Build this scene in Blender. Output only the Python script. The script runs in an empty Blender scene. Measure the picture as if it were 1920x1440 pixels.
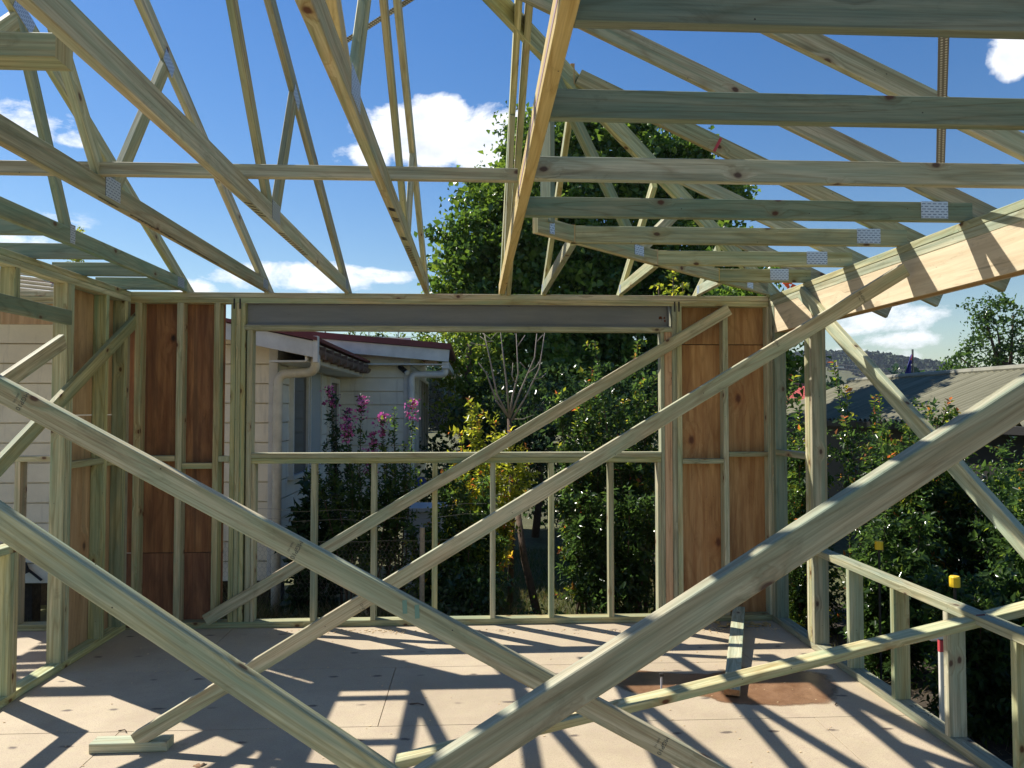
import bpy, math, random
import numpy as np
from mathutils import Vector, Matrix
random.seed(7); rng = np.random.default_rng(11)
S = bpy.context.scene; COL = S.collection
R = math.radians
# ------------------------------------------------------------------ camera
F = 1400.0; EYE = 1.64; TOPZ = 2.52
W_ = math.atan(69/F); P_ = math.atan(46/F)
cam = bpy.data.objects.new('camera', bpy.data.cameras.new('camera')); COL.objects.link(cam)
cam.location = (0, 0, EYE); cam.rotation_euler = (math.pi/2+P_, 0, -W_)
cam.data.sensor_width = 36; cam.data.lens = F/1920*36; cam.data.clip_end = 4000; cam.data.clip_start = .05
S.camera = cam
RM = cam.rotation_euler.to_matrix()
EY = Vector((0, 0, EYE))
def ray(px, py): return RM @ Vector((px-960, 720-py, -F))
def PX(px, py, X): d = ray(px, py); return EY + d*(X/d.x)
def PY(px, py, Y): d = ray(px, py); return EY + d*(Y/d.y)
def PZ(px, py, Z): d = ray(px, py); return EY + d*((Z-EYE)/d.z)
# ------------------------------------------------------------------ node helpers
def mat(name):
    m = bpy.data.materials.new(name); m.use_nodes = True
    nt = m.node_tree; return m, nt, nt.nodes['Principled BSDF']
class N:
    def __init__(s, nt): s.nt = nt
    def __call__(s, typ, inp=None, **kw):
        n = s.nt.nodes.new('ShaderNode'+typ)
        for k, v in kw.items(): setattr(n, k, v)
        for k, v in (inp or {}).items():
            if isinstance(v, bpy.types.NodeSocket): s.nt.links.new(v, n.inputs[k])
            else: n.inputs[k].default_value = v
        return n
    def math(s, op, a, b=0.0, c=None):
        d = {0: a, 1: b}
        if c is not None: d[2] = c
        return s('Math', d, operation=op).outputs[0]
    def mix(s, f, a, b, mode='MIX'):
        n = s('MixRGB', {0: f, 1: a, 2: b}, blend_type=mode); return n.outputs[0]
    def ramp(s, f, stops):
        n = s('ValToRGB', {0: f}); e = n.color_ramp.elements
        while len(e) < len(stops): e.new(.5)
        for i, (p, c) in enumerate(stops):
            e[i].position = p; e[i].color = c if len(c) == 4 else (*c, 1)
        return n.outputs[0]
    def noise(s, vec, scale, detail=3, rough=.5, dist=0):
        return s('TexNoise', {'Vector': vec, 'Scale': scale, 'Detail': detail, 'Roughness': rough, 'Distortion': dist}).outputs[0]
    def link(s, a, b): s.nt.links.new(a, b)
def c4(c): return (*c, 1)
def wood(name, lo, hi, tint, knot=(.10, .05, .025), dark=.55, rough=.72, knots=True, green=.5, vscale=1.0, ks=(1.9, 7.5), kr=(.007, .013), fig=0., rv=1.):
    m, nt, b = mat(name); n = N(nt)
    uv = n('UVMap').outputs[0]; rnd = n('ObjectInfo').outputs['Random']
    sx = n('SeparateXYZ', {0: uv})
    z = n.math('MULTIPLY', rnd, 53.0)
    def vec(su, sv, warp=None):
        v = n.math('MULTIPLY', sx.outputs[1], sv)
        if warp is not None: v = n.math('ADD', v, warp)
        return n('CombineXYZ', {0: n.math('MULTIPLY', sx.outputs[0], su), 1: v, 2: z}).outputs[0]
    # knots
    kvec = vec(*ks); vor = n('TexVoronoi', {'Vector': kvec, 'Scale': 1.0, 'Randomness': 1.0}, feature='F1', voronoi_dimensions='2D')
    df = n('VectorMath', {0: kvec, 1: vor.outputs['Position']}, operation='SUBTRACT').outputs[0]
    kn = n.noise(vec(30, 60), 1.0, 2, .5)
    kd = n.math('MULTIPLY', n('VectorMath', {0: n('VectorMath', {0: df, 1: (.62/ks[0], 1/ks[1], 0)}, operation='MULTIPLY').outputs[0]}, operation='LENGTH').outputs['Value'], n.math('ADD', n.math('MULTIPLY', kn, .8), .6))
    sel = n.math('GREATER_THAN', n('SeparateColor', {0: vor.outputs['Color']}).outputs[0], .45)
    warp = n.math('MULTIPLY', n.math('MULTIPLY', n('MapRange', {0: kd, 1: .0, 2: kr[1]*3.4, 3: 1., 4: 0.}).outputs[0], sel), 1.6)
    g1 = n.noise(vec(1.1, 46*vscale, warp), 1.0, 4, .6, .3)
    g2 = n.noise(vec(6., 230*vscale, warp), 1.0, 2, .6)
    blot = n.noise(vec(1.6, 9), 1.0, 4, .65, .6)
    figw = n.math('ABSOLUTE', n.math('SINE', n.math('MULTIPLY', n.noise(vec(.22, 3.4*max(vscale, .5), n.math('MULTIPLY', warp, .12)), 1.0, 2, .5, .3), 70.)))
    col = n.mix(n.math('MULTIPLY', n.ramp(g1, [(.40, (0,)*3), (.60, (1,)*3)]), 1.0), c4(lo), c4(hi))
    col = n.mix(n.ramp(blot, [(.38, (0,)*3), (.66, (green,)*3)]), col, c4(tint))
    if fig: col = n.mix(n.ramp(figw, [(.0, (fig,)*3), (.45, (0,)*3)]), col, n.mix(1., col, (.62, .5, .36, 1), 'MULTIPLY'))
    col = n.mix(n.ramp(g2, [(.3, (dark*.6,)*3), (.6, (0,)*3)]), col, n.mix(1., col, (.55, .5, .42, 1), 'MULTIPLY'))
    streak = n.noise(vec(.3, 17, warp), 1.0, 3, .55, .2)
    col = n.mix(n.ramp(streak, [(.60, (0,)*3), (.68, (green*.75,)*3)]), col, (tint[0]*.72, tint[1]*.86, tint[2]*.86, 1))
    smudge = n.noise(vec(2.2, 7), 1.7, 6, .75, .8)
    col = n.mix(n.ramp(smudge, [(.30, (.55,)*3), (.44, (0,)*3)]), col, n.mix(1., col, (.52, .50, .44, 1), 'MULTIPLY'))
    col = n.mix(n.ramp(smudge, [(.60, (0,)*3), (.74, (.35,)*3)]), col, n.mix(1., col, (1.25, 1.18, 1.05, 1), 'MULTIPLY'))
    stain = n.noise(vec(.7, 15, warp), 1.3, 5, .7, 1.5)
    col = n.mix(n.ramp(stain, [(.61, (0,)*3), (.72, (.5,)*3)]), col, c4(knot))
    if knots:
        kk = n.math('MULTIPLY', n('MapRange', {0: kd, 1: kr[0], 2: kr[1], 3: 1., 4: 0.}).outputs[0], sel)
        ring = n.math('MULTIPLY', n('MapRange', {0: kd, 1: kr[1]*.9, 2: kr[1]*2.6, 3: .5, 4: 0.}).outputs[0], sel)
        col = n.mix(ring, col, (lo[0]*.8, lo[1]*.6, lo[2]*.5, 1))
        col = n.mix(kk, col, c4(knot))
    nvv = vec(2.6, 11); nv = n('TexVoronoi', {'Vector': nvv, 'Scale': 1.0}, feature='F1', voronoi_dimensions='2D')
    dl = n('VectorMath', {0: nvv, 1: nv.outputs['Position']}, operation='SUBTRACT').outputs[0]
    dl = n('VectorMath', {0: n('VectorMath', {0: dl, 1: (1., .24, 0)}, operation='MULTIPLY').outputs[0]}, operation='LENGTH').outputs['Value']
    nail = n.math('MULTIPLY', n.math('LESS_THAN', dl, .0062), n.math('GREATER_THAN', n('SeparateColor', {0: nv.outputs['Color']}).outputs[1], .5))
    col = n.mix(nail, col, (.05, .04, .03, 1))
    br = n('MapRange', {0: rnd, 1: 0, 2: 1, 3: 1-.22*rv, 4: 1+.15*rv}).outputs[0]
    hsv = n('HueSaturation', {'Value': br, 'Saturation': n('MapRange', {0: n.math('FRACT', n.math('MULTIPLY', rnd, 7.3)), 1: 0, 2: 1, 3: 1-.22*rv, 4: 1+.22*rv}).outputs[0], 'Color': col,
        'Hue': n('MapRange', {0: n.math('FRACT', n.math('MULTIPLY', rnd, 13.7)), 1: 0, 2: 1, 3: .5-.016*rv, 4: .5+.022*rv}).outputs[0]})
    n.link(hsv.outputs[0], b.inputs['Base Color'])
    b.inputs['Roughness'].default_value = rough
    bmp = n('Bump', {'Height': n.math('ADD', g1, n.math('MULTIPLY', g2, .4)), 'Strength': .25, 'Distance': .004})
    n.link(bmp.outputs[0], b.inputs['Normal']); return m
M = {}
M['pine'] = wood('treated_pine', (.38, .335, .175), (.64, .575, .355), (.28, .38, .26), green=.68, fig=.5, dark=.8)
M['pine_blue'] = wood('treated_pine_green', (.23, .27, .18), (.34, .36, .24), (.16, .26, .19), green=.7, fig=.5, dark=.8)
M['pine_tan'] = wood('untreated_pine', (.52, .35, .16), (.64, .46, .24), (.50, .41, .22), green=.4, fig=.5)
M['pine_pink'] = wood('warm_pine', (.58, .35, .14), (.70, .47, .22), (.62, .44, .20), green=.4, fig=.5)
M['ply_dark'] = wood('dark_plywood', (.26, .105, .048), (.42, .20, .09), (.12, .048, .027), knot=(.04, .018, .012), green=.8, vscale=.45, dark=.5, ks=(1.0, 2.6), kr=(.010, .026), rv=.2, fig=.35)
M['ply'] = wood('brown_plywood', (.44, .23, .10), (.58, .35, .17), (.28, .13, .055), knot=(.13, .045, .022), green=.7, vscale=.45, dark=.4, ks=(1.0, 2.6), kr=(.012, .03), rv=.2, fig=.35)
M['ply_tan'] = wood('tan_plywood', (.44, .27, .13), (.56, .37, .20), (.34, .22, .11), green=.6, vscale=.45, dark=.4, ks=(1.0, 2.6), kr=(.010, .026), rv=.2, fig=.35)
M['ply_pale'] = wood('pale_plywood', (.62, .44, .28), (.74, .56, .38), (.64, .48, .32), knots=False, green=.5, vscale=.4, dark=.25, fig=.15)
def plain(name, c, rough=.6, metal=0, var=.0, vs=8, bump=0, spec=None):
    m, nt, b = mat(name); n = N(nt)
    b.inputs['Roughness'].default_value = rough; b.inputs['Metallic'].default_value = metal
    if var:
        tc = n('TexCoord').outputs['Object']
        no = n.noise(tc, vs, 5, .65)
        col = n.mix(n.ramp(no, [(.35, (0,)*3), (.68, (1,)*3)]), c4([x*(1-var) for x in c]), c4([min(1, x*(1+var*.6)) for x in c]))
        n.link(col, b.inputs['Base Color'])
        if bump: n.link(n('Bump', {'Height': no, 'Strength': bump, 'Distance': .02}).outputs[0], b.inputs['Normal'])
    else: b.inputs['Base Color'].default_value = c4(c)
    return m
M['black'] = plain('black_marker', (.015, .014, .013), .6)
M['ink'] = plain('stamp_ink', (.10, .10, .08), .7)
M['red'] = plain('red_marker', (.50, .06, .07), .6)
M['teal'] = plain('blue_green_paint', (.17, .31, .25), .7)
M['rust'] = plain('rust', (.16, .045, .02), .9, var=.4, vs=60)
M['iron'] = plain('dark_iron', (.035, .033, .03), .6, .4)
M['white'] = plain('white_paint', (.70, .68, .62), .55, var=.14, vs=5)
M['cream'] = plain('cream_pipe', (.62, .57, .46), .4, var=.18, vs=7)
M['yellow'] = plain('yellow_plastic', (.85, .55, .02), .4)
M['orange'] = plain('orange_ribbon', (.85, .12, .03), .5)
M['gutter'] = plain('brown_gutter', (.16, .11, .09), .55, var=.3, vs=12)
M['redroof'] = plain('maroon_roof', (.17, .035, .032), .55, var=.2, vs=3)
M['bluebin'] = plain('blue_plastic', (.02, .05, .2), .4)
M['greybox'] = plain('pale_grey_plastic', (.55, .56, .57), .4)
M['wire'] = plain('galvanised_wire', (.20, .19, .18), .5, .6)
def glass_dark():
    m, nt, b = mat('window_glass'); b.inputs['Base Color'].default_value = (.02, .03, .035, 1); b.inputs['Roughness'].default_value = .06
    return m
M['glass'] = glass_dark()
def boards(name, c, axis, step=.18):
    m, nt, b = mat(name); n = N(nt)
    tc = n('TexCoord').outputs['Object']; no = n.noise(tc, 2.5, 5, .7); st = n.noise(n('Mapping', {'Vector': tc, 'Scale': (6, 6, .7)}).outputs[0], 2, 4, .6)
    col = n.mix(n.ramp(no, [(.35, (0,)*3), (.7, (1,)*3)]), c4([x*.84 for x in c]), c4(c))
    col = n.mix(n.ramp(st, [(.58, (0,)*3), (.75, (.35,)*3)]), col, (.25, .22, .17, 1))
    n.link(col, b.inputs['Base Color']); b.inputs['Roughness'].default_value = .55; return m
M['clad'] = boards('weatherboard', (.92, .82, .64), 0)
M['clad_b'] = boards('weatherboard_white', (.86, .82, .70), 0)
def steel():
    m, nt, b = mat('grey_primed_steel'); n = N(nt); tc = n('TexCoord').outputs['Object']
    no = n.noise(n('Mapping', {'Vector': tc, 'Scale': (.6, 3, 5)}).outputs[0], 2.2, 5, .65)
    col = n.mix(n.ramp(no, [(.35, (0,)*3), (.7, (1,)*3)]), (.15, .16, .165, 1), (.21, .215, .215, 1))
    sc = n.noise(n('Mapping', {'Vector': tc, 'Scale': (3, 3, 18)}).outputs[0], 3, 6, .7)
    col = n.mix(n.ramp(sc, [(.66, (0,)*3), (.72, (.7,)*3)]), col, (.05, .035, .03, 1))
    n.link(col, b.inputs['Base Color']); b.inputs['Roughness'].default_value = .5; return m
M['steel'] = steel()
def nailplate():
    m, nt, b = mat('nail_plate_steel'); n = N(nt); uv = n('UVMap').outputs[0]
    br = n('TexBrick', {'Vector': uv, 'Scale': 1.0, 'Mortar Size': .0045, 'Mortar Smooth': .05, 'Brick Width': .026, 'Row Height': .0125,
        'Color1': (1,)*4, 'Color2': (1,)*4, 'Mortar': (0, 0, 0, 1)})
    br.offset = .5
    f = n('SeparateColor', {0: br.outputs[0]}).outputs[0]
    n.link(n.mix(f, (.55, .58, .62, 1), (.10, .13, .19, 1)), b.inputs['Base Color'])
    n.link(n.math('MULTIPLY_ADD', f, -.5, .5), b.inputs['Metallic']); b.inputs['Roughness'].default_value = .35; return m
M['plate'] = nailplate()
def strap():
    m, nt, b = mat('perforated_strap'); n = N(nt); uv = n('UVMap').outputs[0]
    vo = n('TexVoronoi', {'Vector': uv, 'Scale': 70., 'Randomness': 0.}); f = n.math('LESS_THAN', vo.outputs['Distance'], .28)
    n.link(n.mix(f, (.15, .145, .13, 1), (.6, .6, .55, 1)), b.inputs['Base Color']); b.inputs['Roughness'].default_value = .5; return m
M['strap'] = strap()
def floor_mat():
    m, nt, b = mat('particleboard'); n = N(nt); tc = n('TexCoord').outputs['Object']
    big = n.noise(tc, 1.3, 5, .6); mid = n.noise(tc, 14, 5, .7); fine = n.noise(tc, 150, 3, .8)
    str_ = n.noise(n('Mapping', {'Vector': tc, 'Scale': (7, 26, 1)}).outputs[0], 3, 5, .7)
    col = n.mix(n.ramp(big, [(.35, (0,)*3), (.65, (1,)*3)]), (.41, .335, .215, 1), (.54, .45, .30, 1))
    col = n.mix(n.ramp(mid, [(.4, (0,)*3), (.75, (.5,)*3)]), col, (.44, .33, .25, 1))
    col = n.mix(n.ramp(fine, [(.30, (.9,)*3), (.5, (0,)*3)]), col, (.30, .21, .16, 1))
    col = n.mix(n.ramp(fine, [(.6, (0,)*3), (.8, (.45,)*3)]), col, (.72, .58, .48, 1))
    col = n.mix(n.ramp(str_, [(.60, (0,)*3), (.72, (.7,)*3)]), col, (.27, .18, .14, 1))
    fl = n.noise(n('Mapping', {'Vector': tc, 'Scale': (1, 2.2, 1)}).outputs[0], 48, 3, .6)
    col = n.mix(n.ramp(fl, [(.66, (0,)*3), (.70, (.6,)*3)]), col, (.26, .19, .13, 1))
    sm_ = n.noise(tc, 3.1, 6, .75)
    col = n.mix(n.ramp(sm_, [(.52, (0,)*3), (.70, (.45,)*3)]), col, (.36, .27, .19, 1))
    # screw marks in rows over the joists
    sx = n('SeparateXYZ', {0: tc}); gx = n.math('DIVIDE', sx.outputs[0], .27); gy = n.math('DIVIDE', sx.outputs[1], .445)
    jit = n('TexNoise', {'Vector': tc, 'Scale': .9}); 
    gx = n.math('ADD', gx, n.math('MULTIPLY', jit.outputs[0], 1.4))
    dx = n.math('MULTIPLY', n.math('SUBTRACT', n.math('FRACT', gx), .5), .27); dy = n.math('MULTIPLY', n.math('SUBTRACT', n.math('FRACT', gy), .5), .445)
    dx = n.math('ADD', n.math('MULTIPLY', dx, .45), n.math('MULTIPLY', n.math('SUBTRACT', mid, .5), .03))
    dy = n.math('ADD', dy, n.math('MULTIPLY', n.math('SUBTRACT', str_, .5), .04))
    d = n.math('SQRT', n.math('ADD', n.math('POWER', dx, 2.), n.math('POWER', dy, 2.)))
    sp = n.math('MULTIPLY', n('MapRange', {0: d, 1: .008, 2: .017, 3: .9, 4: 0.}).outputs[0], n.ramp(n.noise(tc, 3.3, 2, .5), [(.42, (0,)*3), (.5, (1,)*3)]))
    col = n.mix(sp, col, (.10, .075, .06, 1))
    n.link(col, b.inputs['Base Color']); b.inputs['Roughness'].default_value = .75
    n.link(n('Bump', {'Height': n.math('ADD', fine, mid), 'Strength': .25, 'Distance': .003}).outputs[0], b.inputs['Normal']); return m
M['floor'] = floor_mat()
def wet():
    m, nt, b = mat('wet_particleboard'); n = N(nt); tc = n('TexCoord').outputs['Object']; no = n.noise(tc, 6, 6, .7); fi = n.noise(tc, 130, 3, .7)
    col = n.mix(n.ramp(no, [(.35, (0,)*3), (.65, (1,)*3)]), (.19, .095, .045, 1), (.33, .185, .10, 1))
    col = n.mix(n.ramp(fi, [(.32, (.6,)*3), (.5, (0,)*3)]), col, (.12, .06, .03, 1)); n.link(col, b.inputs['Base Color'])
    b.inputs['Roughness'].default_value = .35
    at = n('Attribute', attribute_name='edge').outputs['Fac']
    f = n('MapRange', {0: n.math('ADD', at, n.math('MULTIPLY', n.math('SUBTRACT', no, .5), .9)), 1: .12, 2: .5, 3: 0., 4: .93}).outputs[0]
    tr = n('BsdfTransparent'); mx = n('MixShader', {0: f, 1: tr.outputs[0], 2: b.outputs[0]}); n.link(mx.outputs[0], nt.nodes['Material Output'].inputs[0]); return m
M['wet'] = wet(); M['cut'] = plain('cut_end_grain', (.42, .20, .08), .7, var=.3, vs=60)
def corr(name, c1, c2, axis=1, pitch=.076):
    m, nt, b = mat(name); n = N(nt); tc = n('TexCoord').outputs['Object']
    sx = n('SeparateXYZ', {0: tc}); st = n.noise(n('Mapping', {'Vector': tc, 'Scale': (.35, 6, .35) if axis == 1 else (6, .35, .35)}).outputs[0], 1.5, 6, .7)
    n.link(n.mix(n.ramp(st, [(.3, (0,)*3), (.7, (1,)*3)]), c4(c1), c4(c2)), b.inputs['Base Color'])
    w = n.math('SINE', n.math('MULTIPLY', sx.outputs[axis], 2*math.pi/pitch))
    n.link(n('Bump', {'Height': w, 'Strength': .8, 'Distance': .02}).outputs[0], b.inputs['Normal'])
    b.inputs['Roughness'].default_value = .9; b.inputs['Specular IOR Level'].default_value = .15; return m
M['shedroof'] = corr('weathered_corrugated_iron', (.13, .125, .08), (.26, .245, .17), pitch=.15)
M['ridge'] = plain('weathered_ridge', (.24, .23, .17), .7, var=.2, vs=4)
M['farred'] = corr('red_corrugated_roof', (.42, .07, .06), (.5, .12, .10), 0, .3)
def ground_mat():
    m, nt, b = mat('ground'); n = N(nt); tc = n('TexCoord').outputs['Object']
    a = n.noise(tc, .8, 5, .6); c = n.noise(tc, 25, 4, .7)
    col = n.mix(n.ramp(a, [(.42, (0,)*3), (.6, (1,)*3)]), (.09, .09, .03, 1), (.13, .14, .04, 1))
    col = n.mix(n.ramp(c, [(.35, (.7,)*3), (.6, (0,)*3)]), col, (.07, .055, .03, 1))
    n.link(col, b.inputs['Base Color']); b.inputs['Roughness'].default_value = .9
    n.link(n('Bump', {'Height': c, 'Strength': .8, 'Distance': .05}).outputs[0], b.inputs['Normal']); return m
M['ground'] = ground_mat()
M['soil'] = plain('dark_soil', (.06, .045, .03), .95, var=.4, vs=20, bump=.5)
def leafmat(name, stops, trans=.45, rough=.42, tcol=1.3):
    m, nt, b = mat(name); n = N(nt)
    at = n('Attribute', attribute_name='tone').outputs['Fac']
    col = n.ramp(at, stops)
    n.link(col, b.inputs['Base Color']); b.inputs['Roughness'].default_value = rough
    tr = n('BsdfTranslucent', {'Color': n('HueSaturation', {'Color': col, 'Saturation': 1.1, 'Value': tcol, 'Hue': .487}).outputs[0]})
    mx = n('MixShader', {0: trans, 1: b.outputs[0], 2: tr.outputs[0]})
    n.link(mx.outputs[0], nt.nodes['Material Output'].inputs[0]); return m
M['leaf_tree'] = leafmat('tree_leaves', [(0, (.035, .075, .018)), (.4, (.09, .17, .035)), (.75, (.19, .29, .05)), (1, (.32, .38, .07))], .5, .27)
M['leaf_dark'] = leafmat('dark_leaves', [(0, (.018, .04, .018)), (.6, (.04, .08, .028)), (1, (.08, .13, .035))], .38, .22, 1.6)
M['leaf_myrtle'] = leafmat('myrtle_leaves', [(0, (.03, .06, .02)), (.5, (.06, .11, .028)), (.74, (.17, .23, .035)), (.9, (.34, .32, .05)), (1, (.40, .16, .06))], .58, .2, 1.9)
M['leaf_gold'] = leafmat('golden_leaves', [(0, (.10, .16, .03)), (.35, (.28, .33, .05)), (.75, (.55, .52, .08)), (1, (.55, .24, .08))], .62, .28, 1.6)
M['grass'] = leafmat('grass_blades', [(0, (.045, .065, .018)), (.5, (.10, .14, .03)), (.8, (.19, .17, .07)), (1, (.26, .20, .10))], .35, .6)
M['straw'] = leafmat('dry_grass', [(0, (.12, .085, .045)), (.5, (.22, .17, .09)), (1, (.33, .27, .15))], .3, .6)
M['blossom'] = leafmat('pink_blossom', [(0, (.25, .04, .12)), (.5, (.5, .10, .30)), (1, (.75, .28, .55))], .4, .6, 1.1)
M['bark'] = plain('bark', (.11, .07, .045), .9, var=.35, vs=30, bump=.5)
M['bark_grey'] = plain('pale_bark', (.33, .27, .21), .8, var=.25, vs=40)
M['hill'] = leafmat('forest_canopy', [(0, (.012, .024, .012)), (.5, (.03, .05, .02)), (1, (.06, .08, .035))], .0, .9)
M['flag'] = plain('flag_blue', (.03, .03, .22), .7)
# ------------------------------------------------------------------ object helpers
def tag(o, label=None, cat=None, group=None, kind=None):
    if label: o['label'] = label
    if cat: o['category'] = cat
    if group: o['group'] = group
    if kind: o['kind'] = kind
    return o
def thing(name, loc, label, cat, group=None):
    o = bpy.data.objects.new(name, None); COL.objects.link(o); o.location = loc; o.empty_display_size = .1
    return tag(o, label, cat, group)
class MB:
    def __init__(s): s.v = []; s.f = []; s.uv = []; s.seed = random.random()*40
    def quadloop(s, p0, p1, w, h, up=(0, 0, 1), ch=.0025, up1=None, w1=None, h1=None):
        p0 = Vector(p0); p1 = Vector(p1); d = (p1-p0); L = d.length; d.normalize()
        up = Vector(up); side = d.cross(up).normalized(); u = side.cross(d).normalized()
        b = len(s.v)
        for p, ww, hh in ((p0, w, h), (p1, w1 or w, h1 or h)):
            a, c = ww/2, hh/2; k = min(ch, a*.45, c*.45)
            for x, y in ((-a+k, -c), (a-k, -c), (a, -c+k), (a, c-k), (a-k, c), (-a+k, c), (-a, c-k), (-a, -c+k)):
                s.v.append(p + side*x + u*y)
        per = [0]; 
        ring = s.v[b:b+8]
        for i in range(8): per.append(per[-1] + (ring[(i+1) % 8]-ring[i]).length)
        o = random.random()*60; q = random.random()*30
        for i in range(8):
            j = (i+1) % 8
            s.f.append((b+i, b+j, b+8+j, b+8+i)[::-1])
            s.uv.append([(o, q+per[i]), (o, q+per[i+1]), (o+L, q+per[i+1]), (o+L, q+per[i])][::-1])
        for base, rev in ((b, False), (b+8, True)):
            idx = [base+i for i in range(8)]; uvs = []
            for i in idx:
                r = s.v[i]-(p0 if base == b else p1); uvs.append((o+.3*r.dot(u)+q, q+9+r.dot(side)))
            if rev: idx = idx[::-1]; uvs = uvs[::-1]
            s.f.append(tuple(idx)); s.uv.append(uvs)
        return s
    bar = quadloop
    def box(s, x, y, z, ch=.0025, axis=None):
        c = Vector(((x[0]+x[1])/2, (y[0]+y[1])/2, (z[0]+z[1])/2)); e = [abs(x[1]-x[0]), abs(y[1]-y[0]), abs(z[1]-z[0])]
        a = e.index(max(e)) if axis is None else axis; dv = Vector([1 if i == a else 0 for i in range(3)])*e[a]/2
        up = (0, 0, 1) if a != 2 else (0, 1, 0)
        if a == 0: w, h = e[1], e[2]
        elif a == 1: w, h = e[0], e[2]
        else: w, h = e[0], e[1]
        return s.bar(c-dv, c+dv, w, h, up, ch)
    def face(s, pts, uvs=None):
        b = len(s.v); s.v += [Vector(p) for p in pts]; s.f.append(tuple(range(b, b+len(pts))))
        s.uv.append(uvs or [(p[0], p[1]) for p in pts]); return s
    def tube(s, pts, rad, n=8, cap=True):
        pts = [Vector(p) for p in pts]; rads = rad if isinstance(rad, (list, tuple)) else [rad]*len(pts)
        b = len(s.v); prev = None; acc = 0
        for i, p in enumerate(pts):
            t = (pts[min(i+1, len(pts)-1)]-pts[max(i-1, 0)]).normalized()
            if prev is None: a = t.orthogonal().normalized()
            else: a = (prev - t*prev.dot(t)).normalized()
            prev = a; c = t.cross(a)
            for k in range(n):
                an = 2*math.pi*k/n; s.v.append(p + (a*math.cos(an)+c*math.sin(an))*rads[i])
        for i in range(len(pts)-1):
            L = (pts[i+1]-pts[i]).length
            for k in range(n):
                k2 = (k+1) % n
                s.f.append((b+i*n+k, b+i*n+k2, b+(i+1)*n+k2, b+(i+1)*n+k)); s.uv.append([(acc, k/n), (acc, (k+1)/n), (acc+L, (k+1)/n), (acc+L, k/n)])
            acc += L
        if cap:
            s.f.append(tuple(b+k for k in range(n))[::-1]); s.uv.append([(0, 0)]*n)
            e = b+(len(pts)-1)*n; s.f.append(tuple(e+k for k in range(n))); s.uv.append([(0, 0)]*n)
        return s
    def prism(s, poly, ax, t0, t1):
        # poly: list of 2D points; ax: 'x','y','z' extrusion axis
        def P(a, b, t): return {'x': (t, a, b), 'y': (a, t, b), 'z': (a, b, t)}[ax]
        b = len(s.v); n = len(poly)
        s.v += [Vector(P(a, c, t0)) for a, c in poly] + [Vector(P(a, c, t1)) for a, c in poly]
        o = random.random()*50
        s.f.append(tuple(range(b, b+n))[::-1]); s.uv.append([(a+o, c) for a, c in poly][::-1])
        s.f.append(tuple(range(b+n, b+2*n))); s.uv.append([(a+o, c) for a, c in poly])
        for i in range(n):
            j = (i+1) % n; s.f.append((b+i, b+j, b+n+j, b+n+i))
            L = math.dist(poly[i], poly[j]); s.uv.append([(o, 0), (o+L, 0), (o+L, abs(t1-t0)), (o, abs(t1-t0))])
        return s
    def build(s, name, m, parent=None, loc=None, smooth=False):
        off = Vector(loc) if loc is not None else (parent_world(parent) if parent else Vector((0, 0, 0)))
        me = bpy.data.meshes.new(name); me.from_pydata([tuple(v-off) for v in s.v], [], s.f)
        uvl = me.uv_layers.new(name='UVMap'); flat = [c for f in s.uv for q in f for c in q]; uvl.data.foreach_set('uv', flat)
        me.materials.append(m); me.update()
        if smooth: me.polygons.foreach_set('use_smooth', [True]*len(me.polygons))
        o = bpy.data.objects.new(name, me); COL.objects.link(o)
        if parent: o.parent = parent
        if loc is not None: o.location = loc
        return o
def parent_world(p):
    v = Vector((0, 0, 0))
    while p is not None: v += p.location; p = p.parent
    return v
def bar(name, par, p0, p1, w, h, m='pine', up=(0, 0, 1)): return MB().bar(p0, p1, w, h, up).build(name, M[m], par)
def box(name, par, x, y, z, m='pine', ch=.0025): return MB().box(x, y, z, ch, 2 if 'panel' in name else None).build(name, M[m], par)
def single_bar(name, p0, p1, w, h, m, label, cat, up=(0, 0, 1), group=None):
    o = MB().bar(p0, p1, w, h, up).build(name, M[m], None, loc=Vector(p0)); return tag(o, label, cat, group)
def plate_x(par, X, y, z, w=.09, h=.09, ang=0, s=1):   # nail plate on a face whose normal is +-X
    mb = MB(); c, sn = math.cos(ang), math.sin(ang)
    pts = [(a*c-b*sn, a*sn+b*c) for a, b in ((-w/2, -h/2), (w/2, -h/2), (w/2, h/2), (-w/2, h/2))]
    uv = [(0, 0), (w, 0), (w, h), (0, h)]
    X2 = X + .0018*s
    mb.face([(X2, y+a, z+b) for a, b in pts][::(1 if s > 0 else -1)], uv[::(1 if s > 0 else -1)])
    for i in range(4):
        a, b = pts[i], pts[(i+1) % 4]; mb.face([(X2, y+a[0], z+a[1]), (X, y+a[0], z+a[1]), (X, y+b[0], z+b[1]), (X2, y+b[0], z+b[1])])
    return mb.build('nail_plate', M['plate'], par)
def plate_y(par, Y, x, z, w=.12, h=.085, ang=0):
    mb = MB(); c, sn = math.cos(ang), math.sin(ang)
    pts = [(a*c-b*sn, a*sn+b*c) for a, b in ((-w/2, -h/2), (w/2, -h/2), (w/2, h/2), (-w/2, h/2))]
    Y2 = Y-.0018
    mb.face([(x+a, Y2, z+b) for a, b in pts], [(0, 0), (w, 0), (w, h), (0, h)])
    for i in range(4):
        a, b = pts[i], pts[(i+1) % 4]; mb.face([(x+a[0], Y2, z+a[1]), (x+a[0], Y, z+a[1]), (x+b[0], Y, z+b[1]), (x+b[0], Y2, z+b[1])])
    return mb.build('nail_plate', M['plate'], par)
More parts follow.
